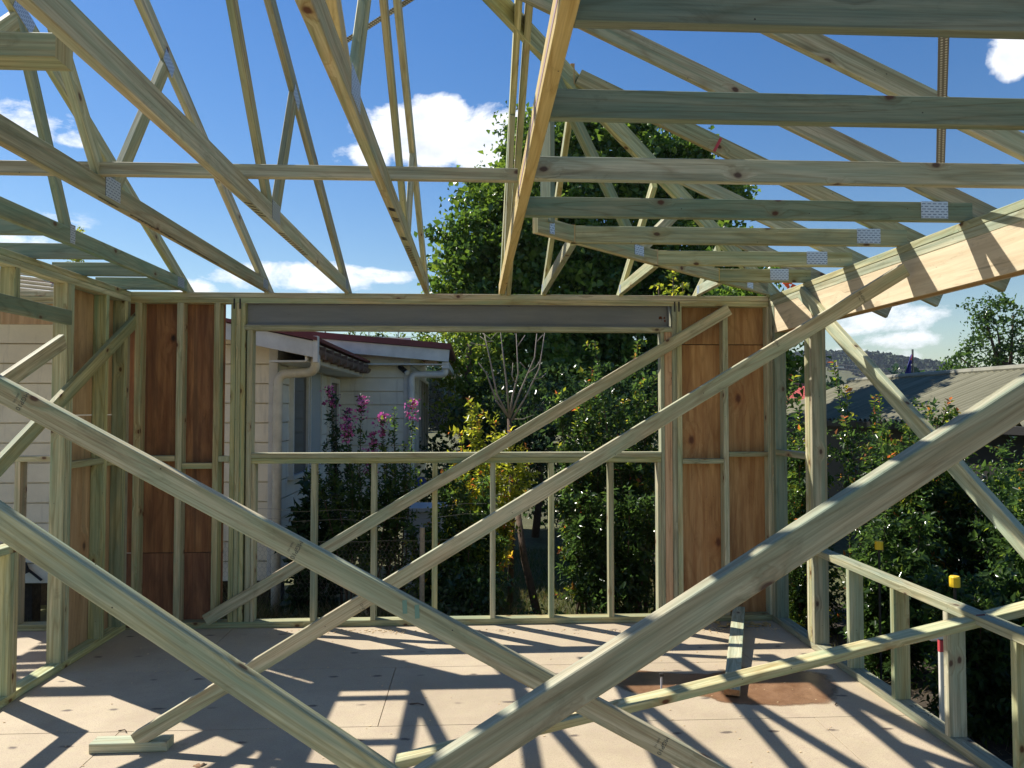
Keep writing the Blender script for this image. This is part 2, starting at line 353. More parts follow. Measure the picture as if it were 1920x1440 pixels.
def text_mesh(name, txt, size, origin, ux, uy, par, m='ink', n_off=.0012):
    cu = bpy.data.curves.new('t', 'FONT'); cu.body = txt; cu.size = size; cu.align_x = 'CENTER'; cu.align_y = 'CENTER'; cu.resolution_u = 3
    to = bpy.data.objects.new('t', cu); COL.objects.link(to)
    dg = bpy.context.evaluated_depsgraph_get(); me = bpy.data.meshes.new_from_object(to.evaluated_get(dg))
    bpy.data.objects.remove(to); bpy.data.curves.remove(cu); me.name = name
    ux = Vector(ux).normalized(); uy = Vector(uy).normalized(); nz = ux.cross(uy)
    off = parent_world(par)
    for v in me.vertices: v.co = Vector(origin) + ux*v.co.x + uy*v.co.y + nz*n_off - off
    me.materials.clear(); me.materials.append(M[m]); o = bpy.data.objects.new(name, me); COL.objects.link(o); o.parent = par; return o

# ================================================================== SETTING
TAN = .466
XL, XR, YB = -2.585, 2.30, 5.725        # inner faces of the left wall, right wall, back wall
OUT = .09
# floor: sheets of particleboard
mb = MB(); ys = [-3.2, -2.3, -1.4, -.5, .4, 1.28, 2.16, 3.04, 3.94, 4.82, 5.72, 5.83]
for i in range(len(ys)-1):
    xs = [-7.2]; x = -7.2 + (1.8 if i % 2 else 3.1)
    while x < 2.39: xs.append(x); x += 3.6
    xs.append(2.405)
    for a, b in zip(xs, xs[1:]): mb.box((a+.0022, b-.0022), (ys[i]+.0022, ys[i+1]-.0022), (-.022, 0), .001)
floor = mb.build('floor', M['floor']); tag(floor, 'pinkish particleboard sheet floor of the house frame', None, None, 'structure')
mb = MB(); mb.box((-7.2, 2.40), (-3.2, 5.825), (-.25, -.03)); sub = mb.build('floor_joists', M['pine_blue']); tag(sub, None, None, None, 'structure')
GZ = -.55
mb = MB(); n = 90
gx = np.concatenate([np.linspace(-700, -30, 12), np.linspace(-28, 30, 70), np.linspace(33, 900, 12)]); gy = np.concatenate([np.linspace(-200, -8, 6), np.linspace(-6, 30, 50), np.linspace(33, 1600, 14)])
V = [(float(x), float(y), GZ + (.05*math.sin(x*1.3+y)+.04*math.sin(y*2.1-x*.7) if abs(x) < 30 and 5.9 < y < 30 else 0)) for y in gy for x in gx]
nx = len(gx); FC = [(j*nx+i, j*nx+i+1, (j+1)*nx+i+1, (j+1)*nx+i) for j in range(len(gy)-1) for i in range(nx-1)]
me = bpy.data.meshes.new('ground'); me.from_pydata(V, [], FC); me.materials.append(M['ground']); g = bpy.data.objects.new('ground', me); COL.objects.link(g); tag(g, 'grassy garden ground around the house', None, None, 'structure')

# ================================================================== BACK WALL
bw = thing('wall_frame', (0, YB, 0), 'back stud wall frame with wide window opening and brown plywood panels at both ends', 'wall')
Yb = (YB, YB+OUT)
def bx(px, py=850): return PY(px, py, YB).x
def bz(py, px=900): return PY(px, py, YB).z
zP1, zP0, zPm = 2.52, 2.438, 2.48
box('bottom_plate', bw, (-6.2, 2.295), Yb, (0.001, .046))
box('top_plate', bw, (-6.2, 2.295), Yb, (zPm, zP1)); box('top_plate', bw, (-6.2, 2.295), Yb, (zP0, zPm-.001))
def bstud(l, r, z0=.047, z1=zP0-.001, m='pine', y=Yb): return box('stud', bw, (bx(l), bx(r)), y, (z0, z1), m)
for l, r in ((328, 340), (398, 409), (430, 439.3), (439.8, 448.4), (1261.5, 1270.5), (1271, 1280), (1357.5, 1367), (1441, 1451), (249, 261)): bstud(l, r)
bstud(448.9, 457.5); 
zlt, zlb = bz(612), bz(621)          # lintel packer
box('lintel_plate', bw, (bx(452, 616)+.025, bx(1261, 616)-.003), (YB-.004, YB+OUT), (zlb, zlt))
bstud(461, 471, .047, zlb-.001); bstud(1240, 1247, .047, zlb-.001, 'pine'); bstud(1247.4, 1261, .047, zlb-.001, 'pine_pink')
zs = bz(858); box('sill_plate', bw, (bx(471.5), bx(1239.5)), (YB-.003, YB+OUT), (zs+.001, bz(848.5))); box('sill_plate', bw, (bx(471.5), bx(1239.5)), Yb, (bz(868), zs))
for c in (588.5, 701, 815.5, 924.5, 1034.5, 1146): bstud(c-5, c+4.5, .047, bz(868)-.001)
bstud(471.8, 478, .047, bz(868)-.001); bstud(1233, 1239.4, .047, bz(868)-.001)
def nog(l, r, t, b, y=Yb): return box('nogging', bw, (bx(l), bx(r)), y, (bz(b), bz(t)))
for a in ((262, 327.5, 853, 863), (341, 397.5, 867, 877), (409.5, 429.5, 854, 864), (1280.5, 1357, 862, 871), (1367.5, 1440.5, 849, 858)): nog(*a)
# plywood on the outside face
Yp = (YB+OUT+.001, YB+OUT+.013)
def pan(l, r, t, b, m): o = box('bracing_panel', bw, (bx(l), bx(r)), Yp, (bz(b), bz(t)), m, .001); return o
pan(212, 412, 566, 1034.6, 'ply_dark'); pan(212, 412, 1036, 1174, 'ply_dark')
box('gap_light_blocker', bw, (bx(246), bx(411)), (YB+OUT+.0135, YB+OUT+.03), (bz(1039), bz(1031)), 'iron')  # dark strips added behind the sheet joints so no light shows through
box('gap_light_blocker', bw, (bx(1269), bx(1451)), (YB+OUT+.0135, YB+OUT+.03), (bz(646), bz(638)), 'iron')
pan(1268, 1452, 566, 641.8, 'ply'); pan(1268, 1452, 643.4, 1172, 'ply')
# extension of the back wall to the left of the room
xe = bx(32, 900); box('stud', bw, (xe-.02, xe+.022), Yb, (.047, bz(863)), 'pine')
nog(-250, 232, 853, 863)
box('stud', bw, (-4.3, -4.255), Yb, (.047, zP0)); 
box('lintel_plate', bw, (-6.1, -2.73), Yb, (bz(575), zP0-.001)); box('bracing_panel', bw, (-6.1, -2.73), (YB+.02, YB+.032), (bz(612), bz(575)-.001), 'ply_tan', .001)
# bolts hooked at the head of the studs (straps)
for p in (436, 447, 1267, 1275): box('steel_strap', bw, (bx(p)-.006, bx(p)+.006), (YB-.003, YB-.0005), (bz(582), bz(563)), 'iron', .0005)
# steel beam
sb = thing('steel_beam', (0, YB, zlt), 'long grey steel lintel beam over the window opening', 'beam')
x0, x1 = bx(459), bx(1259)
box('web', sb, (x0, x1), (YB+.035, YB+.045), (zlt+.009, bz(569.5)-.009), 'steel', .001)
box('flange', sb, (x0, x1), (YB+.002, YB+.088), (zlt+.001, zlt+.009), 'steel', .001)
box('flange', sb, (x0, x1), (YB+.002, YB+.088), (bz(569.5)-.009, bz(569.5)-.001), 'steel', .001)
box('end_plate', sb, (x1-.018, x1-.008), (YB+.004, YB+.034), (zlt+.01, bz(569.5)-.01), 'steel', .001)
mb = MB()
for k in range(9):
    c = PY(1240+random.uniform(-7, 7), 600+random.uniform(-5, 5), YB+.0345); r = random.uniform(.003, .010)
    poly = [(c.x+math.cos(a*1.05)*r*random.uniform(.6, 1.4), c.z+math.sin(a*1.05)*r*random.uniform(.6, 1.4)) for a in range(6)]; mb.prism(poly, 'y', YB+.0335, YB+.0345)
mb.build('rust_spot', M['rust'], sb)
box('packer_block', bw, (bx(452)+.002, bx(458.4)), (YB+.03, YB+OUT), (zlt+.001, zP0-.001)) if False else None

# ================================================================== LEFT WALL
lw = thing('wall_frame', (XL, 4, 0), 'left stud wall frame with tan plywood at its far end and open window nearer', 'wall')
Xl = (XL-OUT, XL)
def ly(px): return PX(px, 800, XL).y
def lz(px, py): return PX(px, py, XL).z
box('bottom_plate', lw, Xl, (-1, YB-.002), (.001, .046)); box('top_plate', lw, Xl, (-1, YB-.002), (zPm, zP1)); box('top_plate', lw, Xl, (-1, YB-.002), (zP0, zPm-.001))
def lstud(y0, y1, z0=.047, z1=zP0-.001, m='pine', X=Xl): return box('stud', lw, X, (y0, y1), (z0, z1), m)
lstud(4.853, 4.895); lstud(4.896, 4.938); lstud(5.355, 5.397); lstud(5.638, 5.680); lstud(5.681, 5.722)
lstud(4.318, 4.36, .047, .83); lstud(4.361, 4.403, .047, .83); lstud(4.318, 4.36, 2.20, zP0-.001)
for y in (3.75, 3.3, 2.85, 2.4, 1.95): lstud(y, y+.042, .047, .83)
box('sill_plate', lw, Xl, (1.2, 4.404), (.831, .873))
box('nogging', lw, Xl, (4.939, 5.354), (1.255, 1.297)); box('nogging', lw, Xl, (5.398, 5.637), (1.235, 1.277))
box('bracing_panel', lw, (XL-OUT-.013, XL-OUT-.001), (4.90, 5.72), (bz(776), 2.51), 'ply_tan', .001)
box('bracing_panel', lw, (XL-OUT-.013, XL-OUT-.001), (4.90, 5.72), (.02, bz(776)-.008), 'ply_tan', .001)
box('ledger', lw, (XL+.001, XL+.036), (1.0, 4.84), (2.168, 2.260), 'pine_blue')
a = PX(118, 640, XL+.02); b = PX(0, 722, XL+.02); d = (b-a).normalized()
bar('short_brace', lw, a+Vector((0, 0, .0)), b+d*.8, .035, .09)
# far plate on the floor of the side room
single_bar('loose_plate', (-6.2, 4.38, .024), (-2.74, 4.38, .024), .09, .045, 'pine', 'timber plate laid on the side room floor behind the left wall', 'timber', group=None)

# ================================================================== RIGHT WALL, POSTS, BOX BEAM
rw = thing('wall_frame', (XR, 4, 0), 'low right stud wall frame with short studs', 'wall')
Xr = (XR, XR+OUT)
box('bottom_plate', rw, Xr, (.9, YB+.09), (.001, .046))
for y in (4.526, 4.035, 3.565, 3.10, 2.63, 2.16, 1.69): box('stud', rw, Xr, (y, y+.038), (.047, .645))
box('top_plate', rw, Xr, (.9, 4.999), (.646, .688)); box('top_plate', rw, (XR+.003, XR+OUT-.003), (2.6, 3.1), (.689, .691)) if False else None
# scribble on the bottom plate
mb = MB()
for k in range(16):
    p = PZ(1712+k*2.6+random.uniform(-3, 3), 1322+k*1.35+random.uniform(-5, 5), .0465); q = p+Vector((random.uniform(-.02, .02), random.uniform(-.02, .02), 0)); mb.bar(p, q, .003, .001)
mb.build('pencil_scribble', M['black'], rw)
box('nogging', rw, Xr, (5.112, 5.628), (1.285, 1.327))
cp = thing('timber_post', (XR+.045, 5.63, 0), 'green tinted corner post at the right end of the back wall', 'post', 'posts under the box beam')
box('post_ply', cp, Xr, (5.63, 5.673), (.047, 2.43), 'pine_blue'); box('post_ply', cp, Xr, (5.674, 5.715), (.047, 2.43), 'pine')
pp = thing('timber_post', (XR+.045, 5.05, 0), 'thick three ply timber post standing just right of the corner under the box beam', 'post', 'posts under the box beam')
for k in range(3): box('post_ply', pp, (XR-.002, XR+.1), (4.998+k*.037, 4.998+k*.037+.0365), (.047, 2.222))
bb = thing('box_beam', (XR, 3, 2.22), 'pale plywood box beam along the right side with sunlit stripes', 'beam')
box('top_flange', bb, (XR, XR+.1), (-1, YB+.088), (2.481, 2.521)); box('top_flange', bb, (XR+.002, XR+.098), (-1, YB+.088), (2.432, 2.4795))
box('plywood_web', bb, (XR+.003, XR+.015), (-1, 5.625), (2.225, 2.431), 'ply_pale', .001); box('plywood_web', bb, (XR+.085, XR+.097), (-1, 5.625), (2.225, 2.431), 'ply_pale', .001)
box('bottom_flange', bb, (XR+.0155, XR+.0845), (-1, 5.625), (2.227, 2.262), 'pine_pink')
# strut and right wall brace
a = PX(1492, 520, XR-.02); b = PX(1945, 1040, XR-.02); d = (b-a).normalized()
single_bar('timber_brace', PX(1503, 548, XR-.02), b+d*.9, .035, .088, 'pine', 'sunlit brace running down from the corner along the right wall', 'brace')
a = PX(1476, 562, 2.41); b = PX(1560, 655, 2.41)
single_bar('corner_strut', a, PX(1515, 606, 2.41), .035, .08, 'pine_blue', 'short dark green strut just outside the corner under the box beam', 'strut')
# ribbon
rb = MB()
for k in range(6):
    c = PY(1476+random.uniform(-7, 9), 532+random.uniform(-5, 5), 5.4); rb.bar(c, c+Vector((random.uniform(-.03, .03), random.uniform(-.02, .02), random.uniform(-.02, .02))), .03, .012, (0, 1, .2), .001)
tag(rb.build('ribbon', M['orange'], None, loc=PY(1476, 532, 5.4)), 'crumpled orange ribbon on top of the box beam end', 'ribbon')

# ================================================================== TRUSSES
def zt(Y, Y0=5.715): return TOPZ - .005 + TAN*(Y0-Y)     # underside of a top chord running in Y
ca = math.cos(math.atan(TAN))
def slope_bar(name, par, X, y0, y1, w=.0325, h=.09, m='pine'):
    o = Vector((0, TAN, 1)).normalized()*(h/2)
    return bar(name, par, Vector((X, y0, zt(y0)))+o, Vector((X, y1, zt(y1)))+o, w, h, m)
def web_x(par, X, a, b, m='pine', w=.07):
    return bar('web', par, (X, a[0], a[1]), (X, b[0], b[1]), .0285+random.random()*.003, w, m)
ZC = TOPZ
specs = [   # face X (right), label, webs [(Y,z)->(Y,z)], plates (Y,z,ang)
 (PZ(505, 547, TOPZ+.02).x, 'roof truss second from the left, lit web above the long batten'),
]
def ytruss(px_heel, label, webs, plates, ridge=1.2, tail=6.15, m='pine'):
    Xf = PY(px_heel, 545, YB).x; X = Xf-.0175
    t = thing('roof_truss', (X, YB, TOPZ), label, 'roof truss', 'roof trusses running towards the back wall')
    box('bottom_chord', t, (X-.0175, X+.0175), (-1.2, YB-.012), (ZC+.001, ZC+.091), m)
    slope_bar('top_chord', t, X, tail, ridge)
    for (a, b, mm) in webs: web_x(t, X, a, b, mm)
    for (y, z, an, w, h) in plates: plate_x(t, Xf, y, z, w, h, an)
    return t, X, Xf
def nd(px, py, Xf): p = PX(px, py, Xf); return (p.y, p.z)
E = EYE
# D: leftmost
Xf = PY(352, 545, YB).x
n1 = nd(133, 425, Xf); T1 = nd(40, 60, Xf); T1 = (T1[0], zt(T1[0])+.02)
tD = ytruss(352, 'leftmost roof truss, green bottom chord ending over the left window corner', [((n1[0], TOPZ+.05), T1, 'pine_blue'), (T1, (T1[0]-.95, TOPZ+.06), 'pine')],
   [(nd(136, 448, Xf)[0], TOPZ+.06, 0, .05, .10), (YB-.13, TOPZ+.05, 0, .12, .07), (T1[0]+.02, T1[1]+.02, -.43, .16, .08)], m='pine_blue')
Xf = PY(505, 545, YB).x
n1 = nd(212, 350, Xf); T1 = nd(318, 138, Xf); T1 = (T1[0], zt(T1[0])+.02); w2 = nd(110, 20, Xf)
tA = ytruss(505, 'roof truss second from the left with black stained lower edge', [((n1[0]+.02, TOPZ+.05), T1, 'pine'), ((n1[0]-.04, TOPZ+.05), (w2[0]-.5, w2[1]+.5*(w2[1]-n1[1])/(n1[0]-w2[0])), 'pine')],
   [(n1[0], TOPZ+.065, 0, .13, .09), (T1[0]-.01, T1[1]-.01, -.43, .12, .075), (YB-.1, TOPZ+.05, 0, .12, .07)])
Xf = PY(655, 545, YB).x
n1 = nd(518, 385, Xf); T1 = nd(556, 215, Xf); T1 = (T1[0], zt(T1[0])+.02); w2 = nd(447, 0, Xf)
tB = ytruss(655, 'roof truss third from the left, black hatch marks under its chord', [((n1[0]+.03, TOPZ+.05), T1, 'pine'), ((n1[0]-.05, TOPZ+.05), (w2[0]-.5, w2[1]+.5*(w2[1]-n1[1])/(n1[0]-w2[0])), 'pine')],
   [(n1[0], TOPZ+.065, 0, .14, .09), (T1[0], T1[1]-.02, -.43, .12, .075), (YB-.1, TOPZ+.05, 0, .12, .07)])
Xf = PY(804, 545, YB).x
n1 = nd(667, 190, Xf); T1 = nd(692, 0, Xf); k = (T1[1]-n1[1])/(T1[0]-n1[0]); T1 = (n1[0]+.72, n1[1]+.72*k); w2 = nd(636, 0, Xf)
n2 = nd(769, 440, Xf); T2 = nd(770, 330, Xf); w3 = nd(728, 0, Xf)
tC = ytruss(804, 'roof truss fourth from the left, bright web beside its steel strap', [((n1[0]+.03, TOPZ+.05), T1, 'pine'), ((n1[0]-.03, TOPZ+.05), (w2[0]-.4, w2[1]+.25), 'pine_tan'),
   ((n2[0]+.02, TOPZ+.05), (n2[0]+.33, zt(n2[0]+.33)+.02), 'pine'), ((n2[0]-.03, TOPZ+.05), (w3[0]-.6, w3[1]+.6*(w3[1]-n2[1])/(n2[0]-w3[0])), 'pine')],
   [(n1[0], TOPZ+.07, 0, .16, .09), (YB-.1, TOPZ+.05, 0, .12, .07)])
# stains / hatch marks on the undersides
def under_marks(tr, Xc, pxs, kind):
    mb = MB()
    for (py0, py1) in pxs:
        ya = PZ(891, py0, TOPZ).y; yb = PZ(891, py1, TOPZ).y
        mb = MB()
        if kind == 'stain':
            n_ = 26
            top = [(Xc+.0176-.001-abs(math.sin(i*.9))*.012*random.uniform(.3, 1), ya+(yb-ya)*i/n_) for i in range(n_+1)]
            poly = [(Xc+.0174, yb), (Xc+.0174, ya)]+[(min(x, Xc+.0172), y) for x, y in top]
            poly = [(Xc+.0174, ya+(yb-ya)*i/n_) for i in range(n_+1)][::-1]+top
            mb.prism(poly, 'z', TOPZ-.0004, TOPZ+.0008)
        else:
            m_ = max(3, int(abs(yb-ya)/.045))
            for i in range(m_):
                if i: mb.build('black_mark', M['black'], tr[0]); mb = MB()
                y = ya+(yb-ya)*(i+.5)/m_; mb.bar((Xc-.008, y-.012, TOPZ+.0006), (Xc+.0165, y+.014, TOPZ+.0006), .010, .0016, (0, 0, 1), .0003)
        mb.build('black_mark', M['black'], tr[0])
under_marks(tA, tA[1], [(378, 398), (410, 436), (440, 470), (470, 500)], 'stain')
under_marks(tB, tB[1], [(384, 412), (440, 482)], 'hatch')
under_marks(tC, tC[1], [(392, 398), (410, 418), (446, 452), (462, 500)], 'hatch')
# G: girder at the middle
XG = .205
G = thing('girder_truss', (XG, YB, TOPZ), 'warm brown girder truss running to the back wall right of centre, double top chord', 'roof truss')
box('bottom_chord', G, (.183, .226), (-1.2, YB+.09), (ZC+.001, ZC+.091), 'pine_tan')
for x in (.204, .256): slope_bar('top_chord', G, x, 6.15, 1.2, .034)
web_x(G, XG, (4.95, TOPZ+.06), (4.1, zt(4.1)+.02)); web_x(G, XG+.0, (4.95, TOPZ+.06), (4.75, zt(4.75)+.02))
mb = MB(); mb.box((.1818, .183), (1.2, 3.2), (ZC+.03, ZC+.045), .0003); mb.build('purple_stain', plain('purple_stain', (.33, .22, .25), .8), G)

# X-direction trusses carried by the girder and the box beam
hipx = lambda y: y-3.42
YS = [PZ(1400, y, TOPZ).y for y in (50, 229, 343, 411, 459, 499, 529)]
lab = ['nearest joist truss at the top right with round dark knots', 'second nearest joist truss at the top right with a green middle streak', 'third joist truss from the camera with oval knot rings',
  'fourth joist truss from the camera, large steel nail plate at its right end', 'fifth joist truss from the camera, starting at the hip chord', 'sixth joist truss from the camera, short and ending at the hip', 'shortest and farthest joist truss near the back right corner']
for i, Y in enumerate(YS):
    x0 = .227 if i < 4 else hipx(Y)+.03
    t = thing('joist_truss', (XR, Y, TOPZ), lab[i], 'roof truss', 'trusses between the girder and the box beam')
    box('bottom_chord', t, (x0, 2.345), (Y, Y+.035), (TOPZ+.003, TOPZ+.093), 'pine_blue' if i in (0, 1, 3) else 'pine')
    xs = -.02 if i < 4 else hipx(Y)+.03
    X0 = [2.45, 2.45, 2.45, 2.41][i] if i < 4 else 2.38; o = Vector((TAN, 0, 1)).normalized()*.045
    za = lambda x: TOPZ-.004+TAN*(X0-x)
    yy = Y+.0175
    bar('top_chord', t, Vector((2.89, yy, za(2.89)))+o, Vector((xs, yy, za(xs)))+o, .032, .09, 'pine', (0, 0, 1))
    plate_y(t, Y-.0, [2.5, 2.35, 2.2, 2.16, 2.13, 2.12, 2.12][i] - (.02 if i < 3 else 0), TOPZ+.055, .13, .08) if i >= 3 else None
    if i >= 4: box('end_block', t, (x0-.022, x0-.001), (Y-.003, Y+.035), (TOPZ+.003, TOPZ+.097), 'pine_pink')
    if i == 4: box('end_block', t, (xs-.025, xs-.002), (yy-.02, yy+.0175), (za(xs)-.0, za(xs)+.11), 'pine_pink')
    if i == 4:
        p = PY(1348, 272, yy-.018); dirv = Vector((TAN, 0, 1)).normalized(); 
        bb2 = PY(1352, 259, yy-.0165); cc = PY(1339, 284, yy-.0165); mm = MB().bar(bb2, cc, .001, .016, (1, 0, 0)); mm.build('red_mark', M['red'], t)
# hip truss
hv = Vector((1, 1, 0)).normalized()
H = thing('hip_truss', (.25, 3.72, TOPZ), 'diagonal hip truss running from the girder to the back right corner', 'roof truss')
hy0, hy1 = 3.72, 5.66
hp = lambda y, z: Vector((hipx(y), y, z))
bar('bottom_chord', H, hp(hy0, TOPZ+.048), hp(5.68, TOPZ+.048), .035, .09)
hz = lambda y: TOPZ-.005+TAN*(5.715-y)
nrm = Vector((TAN, TAN, 2)).normalized()
bar('hip_rafter', H, hp(6.1, hz(6.1))+Vector((0, 0, .06)), hp(3.35, hz(3.35))+Vector((0, 0, .06)), .035, .11)
bar('web', H, hp(3.79, TOPZ+.07), hp(3.79, hz(3.79)+.03), .07, .035, 'pine_blue', (1, 1, 0)) 
bar('web', H, hp(3.83, hz(3.83)-.02), hp(4.38, TOPZ+.07), .035, .07, 'pine_blue'); bar('web', H, hp(4.40, TOPZ+.07), hp(4.78, hz(4.78)+.02), .035, .07)
def plate_h(y, z, w, h):
    c = hp(y, z) + Vector((1, -1, 0)).normalized()*.0195; mb = MB(); u = hv
    q = [c+u*a+Vector((0, 0, b)) for a, b in ((-w/2, -h/2), (w/2, -h/2), (w/2, h/2), (-w/2, h/2))]
    mb.face(q, [(0, 0), (w, 0), (w, h), (0, h)]); nn = Vector((1, -1, 0)).normalized()*-.0018
    for i in range(4): mb.face([q[i], q[i]+nn, q[(i+1) % 4]+nn, q[(i+1) % 4]])
    mb.build('nail_plate', M['plate'], H)
plate_h(3.80, TOPZ+.055, .04, .08); plate_h(4.38, TOPZ+.06, .1, .06); plate_h(3.81, hz(3.79)+.05, .06, .12); plate_h(5.45, TOPZ+.05, .1, .07); plate_h(4.76, hz(4.78)+.02, .1, .06)
# jack trusses to the back wall
for px, lb in ((1020, 'first jack rafter right of the girder, rising from the back wall'), (1164, 'middle jack rafter between the girder and the right corner'), (1309, 'jack rafter nearest the back right corner')):
    X = PY(px, 549, YB).x; yh = X+3.42
    t = thing('jack_truss', (X, YB, TOPZ), lb, 'roof truss', 'jack trusses at the back right hip')
    box('bottom_chord', t, (X-.0175, X+.0175), (yh+.05, YB-.012), (ZC+.001, ZC+.075))
    slope_bar('top_chord', t, X, 6.15, yh+.06, .032, .07)
    plate_x(t, X-.0175, YB-.06, TOPZ+.04, .05, .06, 0, -1)
# left side: short joists beyond the leftmost truss
for k, (py, lb) in enumerate(((440, 'nearest short joist left of the leftmost truss'), (484.5, 'second short joist over the left wall'), (516.5, 'third short joist over the left wall, grey ended'), (541.5, 'farthest short joist in the back left corner'))):
    Y = PZ(100, py, TOPZ).y
    t = thing('eave_joist', (-2.7, Y, TOPZ), lb, 'joist', 'short joists over the left wall')
    xl = -4.6 if k < 2 else -2.80
    box('bottom_chord', t, (xl, tD[1]-.018), (Y, Y+.035), (TOPZ+.001, TOPZ+.091), 'pine_blue')
# battens on the bottom chords
z1 = TOPZ+.093
Y1 = PZ(600, 336, z1).y
single_bar('roof_batten', (-4.6, Y1, z1+.028), (.18, Y1, z1+.028), .035, .055, 'pine', 'long horizontal batten crossing the truss chords in mid air, ending at the girder', 'batten', group='battens across the truss chords')
Y2 = PZ(60, 107, z1).y; xe2 = PY(104, 85, Y2).x
single_bar('roof_batten', (-4.6, Y2+.045, z1+.036), (xe2, Y2+.045, z1+.036), .09, .07, 'pine', 'short ended batten at the top left corner with its cut end showing', 'batten', group='battens across the truss chords')
# perforated straps
def rz(X): return TOPZ-.004+TAN*(2.35-X)+.104
pa = Vector((1.25, 1.87, rz(1.25))); pb = Vector((2.24, 3.47, rz(2.24)))
single_bar('metal_strap', pa, pb, .035, .002, 'strap', 'perforated steel strap brace crossing the joist rafters at the far right', 'strap', group='perforated strap braces')
l = lambda y: zt(y)+.104
single_bar('metal_strap', (-.74, 3.84, l(3.84)), (.5, 3.05, l(3.05)), .035, .002, 'strap', 'perforated steel strap beside the bright web at top centre', 'strap', group='perforated strap braces')

# ================================================================== BRACES
def brace_y(Y, a, b, front, depth, m, label, ext0=0, ext1=0, name='timber_brace', d2=0):
    """a, b: pixels of the front face centre line, on planes Y and Y+d2"""
    p = PY(*a, Y); q = PY(*b, Y+d2); d = (q-p).normalized(); p = p-d*ext0; q = q+d*ext1
    off = Vector((0, depth/2, 0))
    o = MB().bar(p+off, q+off, depth, front).build(name, M[m], None, loc=p+off); tag(o, label, 'brace', 'temporary timber braces across the room'); return o, p, q, d
def stamp(o, px, py, Y, d, size=.022, flip=1):
    c = PY(px, py, Y); up = Vector((-d.z, 0, d.x)).normalized()*flip
    # text runs across the face; its letters' up direction is along the timber
    text_mesh('grade_stamp', 'MGP10', size, c, up*-1, d*1 if flip > 0 else d*-1, o)
    text_mesh('grade_stamp', '3600  H2', size*.42, c-d*size*1.0, up*-1, d, o)
def px_mid(xt, yt, v): return (xt, yt+v/2)
# F1
o1, p, q, d = brace_y(2.5, (0, 733), (1020, 1281), .071, .045, 'pine', 'long grade stamped brace falling from the left edge to the bottom right of centre', .6, 1.3)
for X_, Y_ in ((42, 752), (556, 1031), (1243, 1398)): stamp(o1, X_, Y_, 2.5, d)
for k, x in enumerate((763, 786)):
    c = PY(x, 1138+k*9, 2.4985); MB().bar(c+Vector((-.008, 0, .022)), c+Vector((.008, 0, -.022)) if False else c+Vector((-.006, 0, -.022)), .0012, .015, (1, 0, 0)).build('paint_mark', M['teal'], o1)
# F2
o2, p, q, d = brace_y(2.1, (0, 984), (700, 1452), .071, .045, 'pine', 'thick brace falling from the left edge to the bottom centre', .6, .3)
# F3
o3, p, q, d = brace_y(1.55, (1281, 1166), (1850, 797), .071, .045, 'pine', 'widest foreground brace rising from bottom centre to the right edge, chipped edge', .86, .6)
# G2
o4, p, q, d = brace_y(3.70, (262, 1384), (1700, 505), .074, .035, 'pine', 'long brace rising from a floor block to the box beam on the right', .03, .0, d2=-3.70+3.70+.08)
stamp(o4, 683, 1142, 3.70, d, .02, -1); stamp(o4, 1455, 640, 3.76, d, .02, -1); stamp(o4, 1617, 556, 3.77, d, .02, -1)
# G1
o5, p, q, d = brace_y(YB-.038, (384, 1164), (1368, 580), .088, .035, 'pine', 'brace nailed across the back wall from its lower left to the upper right panel', 0, 0)
# R1
pA = PY(742, 1437, 3.36); pB = PY(1925, 1148, 3.36); d = (pB-pA).normalized()
o6 = MB().bar(pA+Vector((0, .045, .0)), pB+d*.3+Vector((0, .045, 0)), .09, .036).build('timber_brace', M['pine'], None, loc=pA); tag(o6, 'low flat brace rising over the low right wall, dark red knot near its end', 'brace', 'temporary timber braces across the room')
c = PY(1838, 1158, 3.36)
MB().bar(c-d*.02+Vector((0, -.0012, .008)), c+d*.022+Vector((0, -.0012, .002)), .003, .02).build('resin_stain', plain('resin', (.13, .02, .02), .5), o6)
# L1
a = PX(262, 592, XL+.02); b = PX(-20, 893, XL+.02); d = (b-a).normalized()
single_bar('timber_brace', a, b+d*.6, .035, .088, 'pine', 'brace on the left wall dropping from the back left corner to the left edge', 'brace', group='temporary timber braces across the room')
# floor pieces
p0 = PZ(166, 1414, 0); p1 = PZ(312, 1410, 0)
single_bar('timber_block', Vector((p0.x, p0.y+.045, .0235)), Vector((p1.x, p1.y+.045, .0235)), .09, .045, 'pine', 'short timber block on the floor at the foot of the long brace', 'block')
pn = PZ(1372, 1308, .0); pf = PY(1388, 1150, YB-.01)
o = single_bar('loose_board', Vector((pn.x, pn.y, .03)), Vector((pf.x, YB+.02, .09)), .09, .035, 'pine', 'loose board lying on the floor near the right corner, orange cut end', 'board')
dd = (Vector((pf.x, YB+.02, .09))-Vector((pn.x, pn.y, .03))).normalized()
MB().bar(Vector((pn.x, pn.y, .03))-dd*.002, Vector((pn.x, pn.y, .03))+dd*.001, .088, .033).build('cut_end', M['cut'], o)
# bolt
bp = PZ(1240, 1292, 0)
bo = thing('bolt', bp, 'small galvanised bolt standing up through the wet floor', 'bolt')
MB().tube([bp, bp+Vector((0, 0, .085))], .006, 8).build('shank', M['greybox'], bo); MB().tube([bp+Vector((0, 0, .075)), bp+Vector((0, 0, .09))], .014, 6).build('nut', M['iron'], bo)
